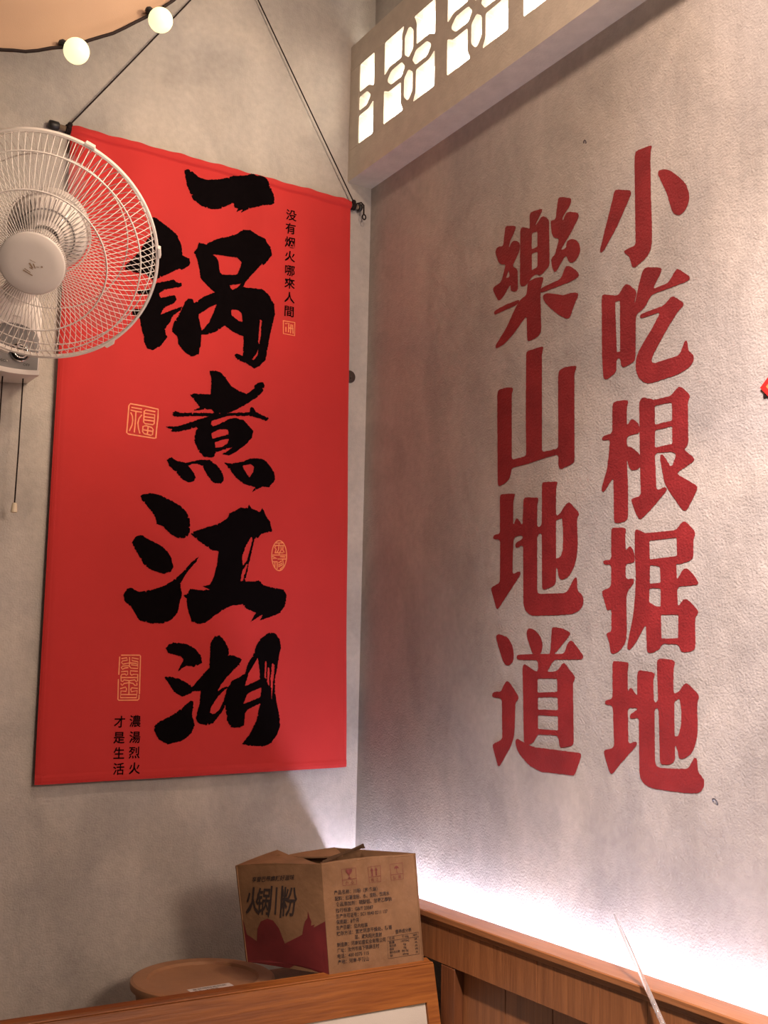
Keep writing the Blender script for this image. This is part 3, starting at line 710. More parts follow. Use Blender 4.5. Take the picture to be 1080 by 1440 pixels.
# hems: folded strips sewn along the foot and the two sides
def strip(name, fu, n, lift, w_in):
    V = []
    for k in range(n + 1):
        for q in (0, 1, 2, 3):
            u, v = fu(k / n, q / 3)
            xl, xr = TLx + (FLx - TLx) * v, TRx + (FRx - TRx) * v
            x = xl + (xr - xl) * u
            z = (TLz + (TRz - TLz) * u) * (1 - v) + (FLz + (FRz - FLz) * u) * v
            V.append((x, banner_y(x, z) - (lift if 0 < q < 3 else -.0002), z))
    F = [(k * 4 + q, k * 4 + q + 1, (k + 1) * 4 + q + 1, (k + 1) * 4 + q) for k in range(n) for q in range(3)]
    mesh_obj(name, V, F, RED_CLOTH, cloth, False)
strip('foot_hem', lambda t, q: (t, .9855 + .0145 * q), 60, .0011, 0)
strip('side_hem', lambda t, q: (.018 * q, .02 + .965 * t), 90, .0008, 0)
strip('side_hem', lambda t, q: (.984 + .016 * q, .02 + .965 * t), 90, .0008, 0)

rnd = random.Random(11)
for ch, (S, H) in BANNER_CHARS.items():
    S = [roughen(chaikin(pts(p), .12, .0012), .0022, .0006, rnd, .0042) for p in S]
    H = [roughen(chaikin(pts(p), .12, .002), .0024, .0005, rnd, .0020) for p in H]
    v, f = fill(S, H, .009)
    mesh_obj('brush_character', [(a, banner_y(a, b) - .0010, b) for a, b in v], f, INK, bn, True, 'black brush character ' + ch)
for ks, what in (('a', 'square gold seal'), ('b', 'small oval gold seal'), ('c', 'upright oblong gold seal'), ('d', 'tiny square orange seal')):
    w, R_ = SEALS[ks]
    mb = MB()
    for p in R_:
        q = pts(p)
        v, f = ribbon(q, w * 1e-4, len(q) > 5 and math.hypot(q[0][0] - q[-1][0], q[0][1] - q[-1][1]) < 1e-4)
        mb.add([(a, banner_y(a, b) - .0008, b) for a, b in v], f)
    mb.build('seal_print', GOLD, bn, False, what + ' printed on the red cloth')
for size, T in (TEXT_RIGHT, TEXT_FOOT):
    s = size * 1e-4
    for x, z, ch in T:
        v, f = glyphs(ch, .014)
        mesh_obj('small_character', [(p_[0], banner_y(*p_) - .0012, p_[1]) for p_ in ((x * 1e-4 + (a - .5) * s, z * 1e-4 + (b - .38) * s * 1.04) for a, b in v)], f, INK, bn, False, 'small black printed character ' + ch)
# rod, end caps, knots and cord
rl, rr_ = Vector((TLx - .028, -.0150, TLz - .0095)), Vector((TRx + .030, -.0150, TRz - .0100))
MB().tube([rl, rr_], .0066, 14).build('rod', ROD, bn, True)
d = (rr_ - rl).normalized()
def cap(c, dd, L):
    return autosmooth(MB().lathe([(.0001, 0), (.009, .0005), (.0112, .003), (.0115, L * .5), (.0112, L - .003), (.009, L - .0005), (.0001, L)], c, dd, 18).build('rod_cap', BLACK, bn), 50)
cap(rl, -d, .026)
cap(rr_ - d * .006, d, .012)
nail = Vector((-.4628, -.012, 3.60))
for c, s in ((rl + d * .020, 1), (rr_ - d * .020, -1)):
    mb = MB()
    for q in range(3):
        o_ = c + d * s * (q * .004 - .002)
        mb.tube([o_ + Vector((0, math.cos(t) * .0095, math.sin(t) * .0095)) for t in [2 * math.pi * k / 14 for k in range(14)]], .0026, 6, True)
    mb.ball(c + Vector((s * .004, -.008, .009)), .0065, 10, 8)
    mb.ball(c + Vector((s * .001, -.010, .001)), .0055, 10, 8)
    mb.build('cord_knot', CORD, bn, True)
    a = c + Vector((s * .004, -.006, .010))
    P = [a + (nail - a) * (k / 20) + Vector((0, -.002 * math.sin(math.pi * k / 20), -.004 * math.sin(math.pi * k / 20))) for k in range(21)]
    MB().tube(P, .0019, 7).build('hanging_cord', CORD, bn, True)
c = rr_ - d * .006
P = [c + Vector((-.008, -.008, .006)), c + Vector((.004, -.012, .011)), c + Vector((.012, -.013, .004)), c + Vector((.013, -.012, -.010)), c + Vector((.013, -.012, -.022))]
mb = MB().tube(P, .0024, 7)
mb.tube([c + Vector((.0145 + .0055 * math.sin(t), -.012, -.030 + .0075 * math.cos(t))) for t in [2 * math.pi * k / 12 for k in range(12)]], .0022, 6, True)
mb.build('cord_end', CORD, bn, True)
autosmooth(MB().lathe([(.0001, .016), (.004, .0155), (.0045, .013), (.002, .012), (.0018, 0)], (nail.x, 0, nail.z), (0, -1, 0), 12).build('nail', CHROME, bn))

# round dark wall hook peeping out beside the banner
hk = empty('wall_hook', (-.0565, 0, 2.4614), 'small round dark brown hook half hidden behind the red banner edge', 'hook')
HOOK = mat('dark brown hook', (.045, .030, .026), .45, vary=.15)
autosmooth(MB().lathe([(.0001, .0062), (.012, .006), (.0165, .0045), (.018, .002), (.018, 0)], (-.0565, 0, 2.4614), (0, -1, 0), 28).build('hook_plate', HOOK, hk))
MB().tube([(-.0565, -.004, 2.4614), (-.0565, -.0075, 2.458), (-.0565, -.0078, 2.452)], .0022, 8).build('hook_peg', HOOK, hk, True)

# red diamond paper at the right edge
ry, rz, rs = -1.3504 - .130, 2.1445, .130
dp = empty('red_paper_diamond', (0, ry, rz - rs), 'glossy red paper diamond stuck on the right wall at the photo edge', 'paper decoration')
tilt = .06
def dia(s, x):
    return [(x, ry + s * math.cos(t + tilt), rz + s * math.sin(t + tilt)) for t in (math.pi / 2, math.pi, 1.5 * math.pi, 0)]
MB().hexa(dia(rs, -.0035) + dia(rs, -.0022)).build('paper', RED_PAPER, dp)
mb = MB()
o1, o2 = dia(rs * .90, -.0040), dia(rs * .86, -.0040)
for k in range(4):
    mb.add([o1[k], o1[(k + 1) % 4], o2[(k + 1) % 4], o2[k]], [(0, 1, 2, 3)])
mb.build('gold_border', GOLD, dp)
MB().box((-.0022, -1.364, 2.134), (-.0002, -1.356, 2.140)).build('tack_shadow', BLACK, dp, label='dark piece standing for the tack shadow under the corner')  # flat black piece modelling the shadow of a tack

# ------------------------------------------------------------------ wall fan
RC = Vector((-1.0317, -.42, 2.475)); AX = Vector((-.3064, -.7097, -.6344)).normalized(); FR = .232
fa = Vector((0, 0, 1)).cross(AX).normalized(); fb = AX.cross(fa)       # fa, fb span the grille plane
def fp(r, t, h): return RC + AX * h + (fa * math.cos(t) + fb * math.sin(t)) * r
BC = Vector((-1.000, 0, 2.29))
fan = empty('wall_fan', BC, 'white wall fan with a round wire cage beside the banner', 'fan')
def front(r):    # height of the front cage above the ring plane at radius r
    q = min(1, max(0, (r - .060) / (FR - .060)))
    return .088 * (1 - q ** 3.2)
def rear(r):
    q = min(1, max(0, (r - .085) / (FR - .085)))
    return -.100 * (1 - q ** 5.0)
NS = 108
mb = MB()
for k in range(NS):
    t = 2 * math.pi * k / NS
    rs_ = [.060, .10, .14, .175, .20, .215, .225, .2305, .232]
    mb.tube([fp(r, t, front(r) + .003) for r in rs_], .00085, 4, caps=False)
tag(mb.build('front_spokes', WIRE, fan, True), kind='stuff')
mb = MB()
for k in range(NS):
    t = 2 * math.pi * (k + .5) / NS
    rs_ = [.085, .13, .17, .20, .215, .225, .230, .232]
    tw = lambda r: t + .10 * (1 - (r - .085) / (FR - .085))
    mb.tube([fp(r, tw(r), rear(r) - .004) for r in rs_], .00085, 4, caps=False)
tag(mb.build('rear_spokes', WIRE, fan, True), kind='stuff')
def ring(name, r, h, w, seg=6, n=96, m=WIRE):
    MB().tube([fp(r, 2 * math.pi * k / n, h) for k in range(n)], w, seg, True).build(name, m, fan, True)
ring('cage_ring', .204, front(.204) + .0045, .0016)
ring('cage_ring', .142, front(.142) + .0045, .0016)
ring('cage_ring', .222, rear(.222) - .0055, .0014)
ring('cage_ring', .165, rear(.165) - .0055, .0014)
ring('cage_ring', .088, rear(.088) - .0055, .0018)
autosmooth(MB().lathe([(FR + .0005, -.0075), (FR + .0045, -.0075), (FR + .0055, 0), (FR + .0045, .0075), (FR + .0005, .0075), (FR - .0015, 0)], RC, AX, 110, True).build('cage_rim', WHITE_PL, fan), 60)
for t in (math.radians(a) for a in (-55, 3, 64, 125, 185, 250)):
    c = fp(FR + .0045, t, 0); er = (fp(1, t, 0) - RC).normalized(); et = AX.cross(er)
    p = []
    for h in (-.010, .010):
        for a, b in ((-.011, 0), (.011, 0), (.009, .0045), (-.009, .0045)):
            p.append(c + et * a + er * b + AX * h)
    MB().hexa(p).build('rim_clip', WHITE_PL, fan)
# hub badge on the front, with its worn print
hub = MB().lathe([(.0001, .0960), (.040, .0955), (.0600, .0935), (.0635, .0915), (.0650, .0875), (.0650, .080), (.061, .078)], RC, AX, 64).build('hub_badge', WHITE_PL, fan, True)
er = (Vector((1, 0, 0)) - AX * AX.x).normalized(); eu = AX.cross(er) * 1
if eu.z < 0: eu = -eu
mb = MB()
def on_hub(a, b): return RC + AX * .0965 + er * a + eu * b
for (x0, y0, x1, y1, w) in ((-.012, -.0165, .006, -.0215, .0022), (-.0105, -.0125, .001, -.0165, .0016), (-.004, .001, .003, -.006, .0030), (.003, .002, .008, -.005, .0022), (-.005, .008, .006, .006, .0010), (.010, -.002, .014, -.001, .0012), (-.002, -.007, .004, -.0085, .002)):
    v, f = ribbon([(x0, y0), (x1, y1)], w); mb.add([on_hub(a, b) for a, b in v], f)
v, f = fill([[(.0195 + .0019 * math.cos(k), .0015 + .0019 * math.sin(k)) for k in [2 * math.pi * i / 10 for i in range(10)]]], [])
mb.add([on_hub(a, b) for a, b in v], f)
mb.build('worn_print', LOGO, hub)
# blades at rest
for k in range(3):
    t0 = math.radians(68 + 120 * k)
    V = []; n = 12
    for i in range(n + 1):
        r = .040 + (.205 - .040) * i / n
        wd = .34 + .42 * math.sin(math.pi * min(1, .15 + .75 * i / n))
        if i == n: wd *= .72
        for j in range(5):
            a = t0 + wd * (j / 4 - .5) + .18 * (i / n)
            V.append(fp(r, a, .012 + .050 * (j / 4 - .5) * (1 - .35 * i / n)))
    Fq = [(i * 5 + j, i * 5 + j + 1, (i + 1) * 5 + j + 1, (i + 1) * 5 + j) for i in range(n) for j in range(4)]
    bl = mesh_obj('blade', V, Fq, BLADE, fan, True)
    so = bl.modifiers.new('thickness', 'SOLIDIFY'); so.thickness = .0022
autosmooth(MB().lathe([(.0001, .048), (.020, .047), (.032, .040), (.036, .025), (.036, -.020), (.030, -.030)], RC, AX, 32).build('blade_hub', WHITE_PL, fan))
# motor with vent slots, then the neck down to the wall base
motor = autosmooth(MB().lathe([(.030, -.060), (.078, -.104), (.0835, -.112), (.0835, -.135), (.080, -.165), (.070, -.195), (.050, -.218), (.020, -.228), (.0001, -.229)], RC, AX, 56).build('motor_housing', WHITE_PL, fan))
mb = MB().lathe([(.036, -.0655), (.0765, -.1035)], RC, AX, 56)
mb.build('vent_plate', DARK_PL, motor, True)
mb = MB()
for k in range(44):
    t = 2 * math.pi * k / 44
    mb.tube([fp(.040, t, -.066), fp(.0765, t, -.1005)], .0011, 4)
mb.tube([fp(.058, 2 * math.pi * k / 48, -.083) for k in range(48)], .0016, 5, True)
tag(mb.build('vent_ribs', GREY_PL, motor, True), kind='stuff')
mc = RC + AX * -.165
P = [mc, mc + Vector((.004, .055, -.030)), Vector((BC.x, -.085, 2.475)), Vector((BC.x, -.075, 2.43))]
MB().tube(P, [.034, .034, .036, .040], 18).build('neck', WHITE_PL, fan, True)
# base: tapered box on the wall with an arched grey control panel
def outline(w, z0, z1, arch, n=14):
    p = [(BC.x - w, z0), (BC.x - w * .5, z0 - .004), (BC.x, z0 - .006), (BC.x + w * .5, z0 - .004), (BC.x + w, z0)]
    for k in range(n + 1):
        a = math.pi * k / n
        p.append((BC.x + w * math.cos(a), z1 + arch * math.sin(a)))
    return p
def extrude(o1, y1, o2, y2):
    n = len(o1)
    V = [(x, y1, z) for x, z in o1] + [(x, y2, z) for x, z in o2]
    F = [tuple(range(n)), tuple(range(2 * n - 1, n - 1, -1))] + [(k, k + n, (k + 1) % n + n, (k + 1) % n) for k in range(n)]
    return V, F
body = autosmooth(mesh_obj('base_body', *extrude(outline(.058, 2.293, 2.44, .055), -.112, outline(.062, 2.300, 2.44, .06), -.0005), WHITE_PL, fan))
mesh_obj('control_panel', *extrude(outline(.0545, 2.3055, 2.372, .034), -.1155, outline(.0545, 2.3055, 2.372, .034), -.111), GREY_PL, fan)
mb = MB()
n = 16
V = []
for k in range(n + 1):
    x = BC.x - .058 + .116 * k / n; s = 1 - ((k / n - .5) * 2) ** 2
    for (yy, zz) in ((-.112, .0), (-.121 - .003 * s, .0), (-.121 - .003 * s, -.011), (-.112, -.013)):
        V.append((x, yy, 2.3045 - .006 * s + zz))
F = [(k * 4 + q, k * 4 + (q + 1) % 4, (k + 1) * 4 + (q + 1) % 4, (k + 1) * 4 + q) for k in range(n) for q in range(4)] + [(0, 1, 2, 3), (n * 4 + 3, n * 4 + 2, n * 4 + 1, n * 4)]
mesh_obj('front_lip', V, F, WHITE_PL, fan)
KC = Vector((-.9874, -.1155, 2.3393))
autosmooth(MB().lathe([(.0225, 0), (.0225, .004), (.020, .006), (.017, .0045)], KC, (0, -1, 0), 36).build('dial_ring', CHROME, fan))
knob = autosmooth(MB().lathe([(.0155, 0), (.0155, .010), (.0135, .0125), (.0001, .0125)], KC, (0, -1, 0), 32).build('dial', BLACK, fan))
MB().tube([KC + Vector((.0145 * math.cos(t), -.0125, .0145 * math.sin(t))) for t in [2 * math.pi * k / 32 for k in range(32)]], .0016, 6, True).build('dial_trim', CHROME, knob, True)
autosmooth(MB().lathe([(.0001, .0165), (.004, .0155), (.005, .0125)], KC, (0, -1, 0), 14).build('dial_cap', CHROME, knob))
v, f = glyphs('OSC', .01)
mesh_obj('panel_print', [(BC.x - .034 + a * .0085, -.1162, 2.3125 + b * .0085) for a, b in v], f, BLACK, fan)
v, f = glyphs('OFF', .01)
mesh_obj('panel_print', [(BC.x + .022 + a * .0085, -.1162, 2.3105 + b * .0085) for a, b in v], f, BLACK, fan)
MB().ball((BC.x - .014, -.1165, 2.3155), .0019, 8, 6).build('indicator', WHITE_PL, fan, True)
for x, l in ((-.965, 0), (-1.0108, .004)):
    P = [(x, -.070, 2.297), (x + .0004, -.070, 2.22), (x + .001, -.070, 2.12), (x + .0006, -.070, 1.999 - l)]
    MB().tube(P, .0016, 6).build('pull_cord', CORD, fan, True)
    autosmooth(MB().lathe([(.0001, 0), (.0045, -.0005), (.0058, -.004), (.0072, -.019), (.0072, -.022), (.0001, -.0225)], (x + .0006, -.070, 2.003 - l), (0, 0, 1), 16).build('pull_tip', CREAM_TIP, fan))

# ------------------------------------------------------------------ peach cloth swag with globe string lights
SY = -.70
def edge_z(x): return 2.700 + 1.385 * (x + 1.28) ** 2
sw = empty('cloth_swag', (-1.28, SY, 2.70), 'peach cloth swag draped under the ceiling above the fan', 'drapery')
V = []; NXs, NT = 60, 26
for j in range(NT + 1):
    t = j / NT
    for i in range(NXs + 1):
        x = -1.28 + .66 * (2 * i / NXs - 1)
        ze = edge_z(x); zt = 3.42 + .25 * (x + 1.28) ** 2
        z = ze + (zt - ze) * t
        bulge = (1 - ((x + 1.28) / .66) ** 2)
        y = SY + .30 * t - .10 * bulge * math.sin(math.pi * t) + .012 * math.sin(26 * t + 2.2 * (x + 1.28)) * bulge
        if j == 0: y = SY
        V.append((x, y, z))
F = [(j * (NXs + 1) + i, j * (NXs + 1) + i + 1, (j + 1) * (NXs + 1) + i + 1, (j + 1) * (NXs + 1) + i) for j in range(NT) for i in range(NXs)]
o = mesh_obj('cloth', V, F, PEACH, sw, True)
so = o.modifiers.new('thickness', 'SOLIDIFY'); so.thickness = .0012
for x in (-1.94, -.62):
    MB().tube([(x, SY + .30, 3.52), (x, SY + .30, CEILING - .001)], .002, 6).build('tie', CORD, sw, True)
sl = empty('string_lights', (-1.28, SY, 2.66), 'dark string of glowing round bulbs along the edge of the peach cloth', 'string lights')
P = []
for k in range(61):
    x = -1.28 + .66 * (2 * k / 60 - 1)
    P.append((x, SY - .006 + .0015 * math.sin(k * 2.1), edge_z(x) - .001 + .0012 * math.sin(k * 1.7)))
MB().tube(P, .0030, 6).build('cord', CORD, sl, True)
for x, dx, dz in ((-1.0605, 0, 0), (-.9062, 0, 0), (-.760, 0, 0), (-1.215, 0, 0), (-1.37, 0, 0)):
    ze = edge_z(x) - .002
    r = .0234
    cz = ze - .0215 if abs(x + 1.0605) > .01 else 2.7496
    if abs(x + .9062) < .01: cz = 2.8659
    c = Vector((x, SY - .012, cz))
    top = Vector((x - .014, SY - .006, edge_z(x - .014) - .002))
    dd = (top - c).normalized()
    b = MB().ball(c, r, 24, 14).build('bulb', BULB, sl, True)
    autosmooth(MB().lathe([(.0070, -.020), (.0080, -.016), (.0080, -.006), (.005, -.002), (.0001, -.002)], c + dd * .036, dd, 14).build('bulb_socket', BLACK, sl))

# ------------------------------------------------------------------ booth seating along the left wall
LY, LZ, LEAN = -.530, 1.0145, math.radians(14)
lbk = empty('booth_bench', (-1.0, -.55, 0), 'orange pine booth back with cream padding below the banner', 'bench')
def lean(x, dn, out):     # point on the reclined back: dn down along the slope, out from its face
    return Vector((x, LY - dn * math.sin(LEAN) - out * math.cos(LEAN), LZ - dn * math.cos(LEAN) - out * math.sin(LEAN) * -1 * -1))
XR, XL = -.1115, -2.3
def sloped(x0, x1, d0, d1, th, miter=0.0, out=0.0):
    a = [lean(x0, d0, out), lean(x1, d0, out), lean(x1 - miter, d1, out), lean(x0, d1, out)]
    b = [lean(x0, d0, out - th), lean(x1, d0, out - th), lean(x1 - miter, d1, out - th), lean(x0, d1, out - th)]
    return a + b
RH = .078
MB().hexa(sloped(XL, XR, .004, RH, .030, .028)).build('top_rail', WOOD_L, lbk)
MB().box((XL, LY - .0005, LZ - .004), (XR, LY + .040, LZ), .0015).build('rail_cap', WOOD_L, lbk)
st = [lean(XR, .0045, 0), lean(XR + .004, .60, 0), lean(XR - .026, .60, 0), lean(XR - .0285, RH, 0)]
MB().hexa(st + [p + Vector((0, .030, 0)) for p in st]).build('stile', WOOD_L, lbk)
# padded panel
V = []; n, m = 40, 16
for j in range(m + 1):
    for i in range(n + 1):
        x = XL + .02 + (XR - .030 - XL - .02) * i / n; dn = RH + .0015 + .42 * j / m
        ex = min(1, min(i, n - i) / 1.6); ey = min(1, min(j, m - j) / 1.6)
        V.append(lean(x, dn, -.006 + .014 * math.sqrt(max(0, 1 - (1 - ex) ** 2)) * math.sqrt(max(0, 1 - (1 - ey) ** 2))))
F = [(j * (n + 1) + i, (j + 1) * (n + 1) + i, (j + 1) * (n + 1) + i + 1, j * (n + 1) + i + 1) for j in range(m) for i in range(n)]
mesh_obj('back_pad', V, F, CREAM, lbk, True, 'cream padded panel')
MB().box((XL, -.76, .30), (-.60, -.56, .36), .006).build('seat_board', WOOD_L, lbk)
MB().box((XL, -1.02, .36), (-.60, -.66, .46), .02).build('seat_pad', CREAM, lbk, False, 'cream padded seat')
MB().box((XL, -.74, 0), (-.60, -.60, .30)).build('seat_base', WOOD_D, lbk)
MB().box((XL, -.488, .800), (-.1125, -.002, .815)).build('shelf_board', WOOD_D, lbk)
MB().box((-.378, -.488, .925), (-.1125, -.150, .935)).build('gap_shade_board', WOOD_D, lbk)  # dark board added to blacken the shaded gap under the carton
MB().box((-.352, -.4885, .9985), (-.1125, -.350, 1.0135), .001).build('corner_board', WOOD_L, lbk)
MB().box((XL, -.484, 0), (-.1125, -.46, .800)).build('back_panel', WOOD_D, lbk)

# booth seating along the right wall, with the lit ledge
AX0 = -.105
rb = empty('ledge_bench', (-.1, -1.3, 0), 'brown laminate booth back with a ledge lit from behind along the right wall', 'bench')
RE = -2.6
MB().box((AX0 - .008, RE, 1.103), (-.050, -.001, 1.117), .002).build('ledge_top', WOOD_RX, rb)
MB().box((AX0 - .0035, RE, 1.094), (AX0 + .01, -.001, 1.1028), .001).build('ledge_moulding', WOOD_RX, rb)
for k in range(9):
    y1 = -.001 - .29 * k; y0 = max(RE, y1 - .2893)
    MB().box((AX0, y0, 1.0155), (AX0 + .018, y1, 1.0935), .0008).build('apron_board', WOOD_R, rb)
for k in range(14):
    y1 = -.6005 - .145 * k; y0 = max(RE, y1 - .1440)
    MB().box((-.082, y0, .46), (-.066, y1, 1.0945), .0010).build('panel_board', WOOD_R, rb)
MB().box((-.1050, -.5995, .0), (-.058, -.549, 1.0145), .002).build('corner_post', WOOD_D, rb)
MB().box((-.064, RE, 1.0), (-.052, -.001, 1.1025)).build('back_board', WOOD_D, rb)
MB().box((-.0515, RE, 1.060), (-.001, -.001, 1.072)).build('gap_board', WOOD_D, rb)
MB().box((-.50, RE, .36), (-.084, -1.05, .46), .015).build('seat_pad', CREAM, rb, False, 'cream padded seat')
MB().box((-.46, RE, 0), (-.10, -1.08, .36)).build('seat_base', WOOD_D, rb)
ls = empty('led_strip', (-.027, -1.3, 1.072), 'cool white light strip hidden behind the wooden ledge', 'light strip')
MB().box((-.033, RE, 1.0722), (-.021, -.02, 1.0738)).build('strip_base', WHITE_PL, ls)
MB().box((-.031, RE, 1.0739), (-.023, -.02, 1.0762)).build('light_band', LED, ls)

# ------------------------------------------------------------------ battered carton on the booth back
B0, B1, B3 = Vector((-.3637, -.5126, 1.0152)), Vector((-.1247, -.5122, 1.0152)), Vector((-.4745, -.3431, 1.0152))
B2 = B1 + (B3 - B0)
T0, T1, T3 = Vector((-.3898, -.5126, 1.2398)), Vector((-.152, -.5122, 1.2448)), Vector((-.5086, -.3431, 1.2174))
T2 = Vector((-.262, -.345, 1.240))
ctn = empty('cardboard_box', (B0 + B1 + B2 + B3) / 4, 'battered printed kraft carton with a flap sticking up on the booth corner', 'box')
def face_map(bl, br, tr, tl, sag=0.0):
    nrm = (br - bl).cross(tl - bl).normalized()
    def f(s, t, out=0.0):
        p = bl * (1 - s) * (1 - t) + br * s * (1 - t) + tr * s * t + tl * (1 - s) * t
        w = sag * math.sin(math.pi * min(max(s, 0), 1)) * math.sin(math.pi * min(max(t, 0), 1)) + .0012 * math.sin(7 * s + 3) * math.sin(5 * t + 1)
        return p + nrm * (w + out)
    return f
def side(name, fm, n=10):
    V = []; 
    for out in (0, -.004):
        for j in range(n + 1):
            for i in range(n + 1): V.append(fm(i / n, j / n, out))
    N1 = (n + 1) ** 2
    F = []
    for j in range(n):
        for i in range(n):
            a = j * (n + 1) + i
            F.append((a, a + 1, a + n + 2, a + n + 1)); F.append((N1 + a, N1 + a + n + 1, N1 + a + n + 2, N1 + a + 1))
    rim = [i for i in range(n + 1)] + [j * (n + 1) + n for j in range(1, n + 1)] + [n * (n + 1) + i for i in range(n - 1, -1, -1)] + [j * (n + 1) for j in range(n - 1, 0, -1)]
    for k in range(len(rim)):
        a, b = rim[k], rim[(k + 1) % len(rim)]
        F.append((a, a + N1, b + N1, b))
    return autosmooth(mesh_obj(name, V, F, KRAFT, ctn), 30)
fr_ = face_map(B0, B1, T1, T0, .002)          # the face with the small print
fl_ = face_map(B3, B0, T0, T3, .006)          # the face with the big brush title
pr = side('side_panel', fr_); pl = side('side_panel', fl_)
side('side_panel', face_map(B1, B2, T2, T1)); side('side_panel', face_map(B2, B3, T3, T2))
BM = (B0 + B1 + B2 + B3) / 4
BI = [p + (BM - p) * .04 + Vector((0, 0, .003)) for p in (B0, B1, B2, B3)]
MB().hexa(BI + [p + Vector((0, 0, .004)) for p in BI]).build('bottom_panel', KRAFT_SHADE, ctn)
def flap(quad, m=KRAFT):
    a = [Vector(q) for q in quad]; n = 6
    V = []
    nrm = (a[1] - a[0]).cross(a[3] - a[0]).normalized()
    for out in (0, -.0035):
        for j in range(n + 1):
            for i in range(n + 1):
                s, t = i / n, j / n
                p = a[0] * (1 - s) * (1 - t) + a[1] * s * (1 - t) + a[2] * s * t + a[3] * (1 - s) * t
                V.append(p + nrm * (out + .003 * math.sin(4 * s + 2 * t)))
    N1 = (n + 1) ** 2; F = []
    for j in range(n):
        for i in range(n):
            k = j * (n + 1) + i
            F.append((k, k + 1, k + n + 2, k + n + 1)); F.append((N1 + k, N1 + k + n + 1, N1 + k + n + 2, N1 + k + 1))
    rim = list(range(n + 1)) + [j * (n + 1) + n for j in range(1, n + 1)] + [n * (n + 1) + i for i in range(n - 1, -1, -1)] + [j * (n + 1) for j in range(n - 1, 0, -1)]
    for k in range(len(rim)):
        p, q = rim[k], rim[(k + 1) % len(rim)]
        F.append((p, p + N1, q + N1, q))
    return autosmooth(mesh_obj('flap', V, F, m, ctn), 30)
U_ = Vector((0, 0, 1))
flap([T3 + U_ * .001, T0 + U_ * .001, Vector((-.370, -.392, 1.2330)), Vector((-.4031, -.334, 1.2405))])
flap([T0 + U_ * .001, T1 + U_ * .001, T1 + Vector((-.030, .075, -.012)), T0 + Vector((.040, .080, -.016))])
flap([T2 + U_ * .001, T3 + U_ * .001, Vector((-.415, -.362, 1.2385)), T2 + Vector((-.010, -.055, -.012))])
flap([Vector((-.3794, -.5000, 1.2405)), Vector((-.3560, -.4860, 1.2420)), Vector((-.2314, -.4300, 1.2488)), Vector((-.2373, -.4300, 1.2593))], KRAFT_SHADE)
# printing on the small-print face
def face_print(name, fm, v, f, m, parent, label=None, out=.0009):
    return mesh_obj(name, [fm(a, b, out) for a, b in v], f, m, parent, False, label)
W_ = (B1 - B0).length; H_ = (T0 - B0).length
mb2v, mb2f = [], []
def addp(v, f):
    n = len(mb2v); mb2v.extend(v); mb2f.extend([tuple(i + n for i in q) for q in f])
LINES = [
    ('产品名称：川粉（宽·条装）', (0.101, 0.713), (0.554, 0.7)),
    ('配料：红薯淀粉、水、淀粉、饮用水', (0.107, 0.657), (0.679, 0.646)),
    ('食品添加剂：硫酸铝、甘露乙醇钠', (0.111, 0.604), (0.697, 0.592)),
    ('执行标准：GB/T 23587', (0.106, 0.549), (0.492, 0.541)),
    ('生产许可证号：SC1 0040 0211 137', (0.105, 0.497), (0.642, 0.485)),
    ('保质期：8个月', (0.104, 0.443), (0.331, 0.439)),
    ('生产日期：见内包装', (0.1, 0.392), (0.421, 0.385)),
    ('贮存方法：置放阴凉干燥处、防潮', (0.1, 0.339), (0.672, 0.334)),
    ('湿、避免阳光直射', (0.28, 0.288), (0.562, 0.281)),
    ('制造商：河南如盛实业有限公司', (0.098, 0.237), (0.597, 0.23)),
    ('厂址：汝州市庙下镇薛庄村', (0.096, 0.186), (0.526, 0.181)),
    ('电话：400 0375 115', (0.095, 0.135), (0.415, 0.13)),
    ('产地：河南·平顶山', (0.093, 0.082), (0.411, 0.076)),
    ('营养成分表', (0.709, 0.287), (0.886, 0.286)),
    ('项目', (.632, .238), (.690, .238)), ('每100g', (.775, .238), (.850, .238)), ('NRV%', (.900, .238), (.950, .238)),
    ('能量', (.632, .201), (.690, .201)), ('1470kJ', (.760, .201), (.850, .201)), ('18%', (.912, .201), (.945, .201)),
    ('蛋白质', (.632, .171), (.705, .171)), ('0g', (.785, .171), (.815, .171)), ('0%', (.916, .171), (.942, .171)),
    ('脂肪', (.632, .141), (.680, .141)), ('0g', (.785, .141), (.815, .141)), ('0%', (.916, .141), (.942, .141)),
    ('碳水化合物', (.632, .111), (.740, .111)), ('86.0g', (.765, .111), (.835, .111)), ('29%', (.912, .111), (.945, .111)),
    ('钠', (.632, .081), (.660, .081)), ('60mg', (.770, .081), (.835, .081)), ('3%', (.916, .081), (.942, .081)),
]
for k, (s, a, b) in enumerate(LINES):
    v, f = glyphs(s, .012)
    x0 = min(q[0] for q in v); x1 = max(q[0] for q in v)
    hs = .043 if k < 13 else (.040 if k == 13 else .026)
    addp([(a[0] + (b[0] - a[0]) * (x - x0) / (x1 - x0), a[1] + (b[1] - a[1]) * (x - x0) / (x1 - x0) + y * hs) for x, y in v], f)
for p in ([(.617, .264), (.964, .267), (.957, .067), (.611, .067), (.617, .264)], [(.619, .227), (.962, .226)]):
    v, f = ribbon(p, .0035, len(p) > 4); addp(v, f)
face_print('small_print', fr_, mb2v, mb2f, BOX_INK, pr, 'dark lines of small print and a table')
mb2v, mb2f = [], []
ICON = [[(0.196, 0.933), (0.342, 0.931), (0.338, 0.782), (0.194, 0.783)], [(0.473, 0.924), (0.608, 0.925), (0.598, 0.779), (0.472, 0.782)], [(0.71, 0.925), (0.847, 0.926), (0.845, 0.777), (0.711, 0.777)]]
WORDS = ('小心', '向上', '防潮')
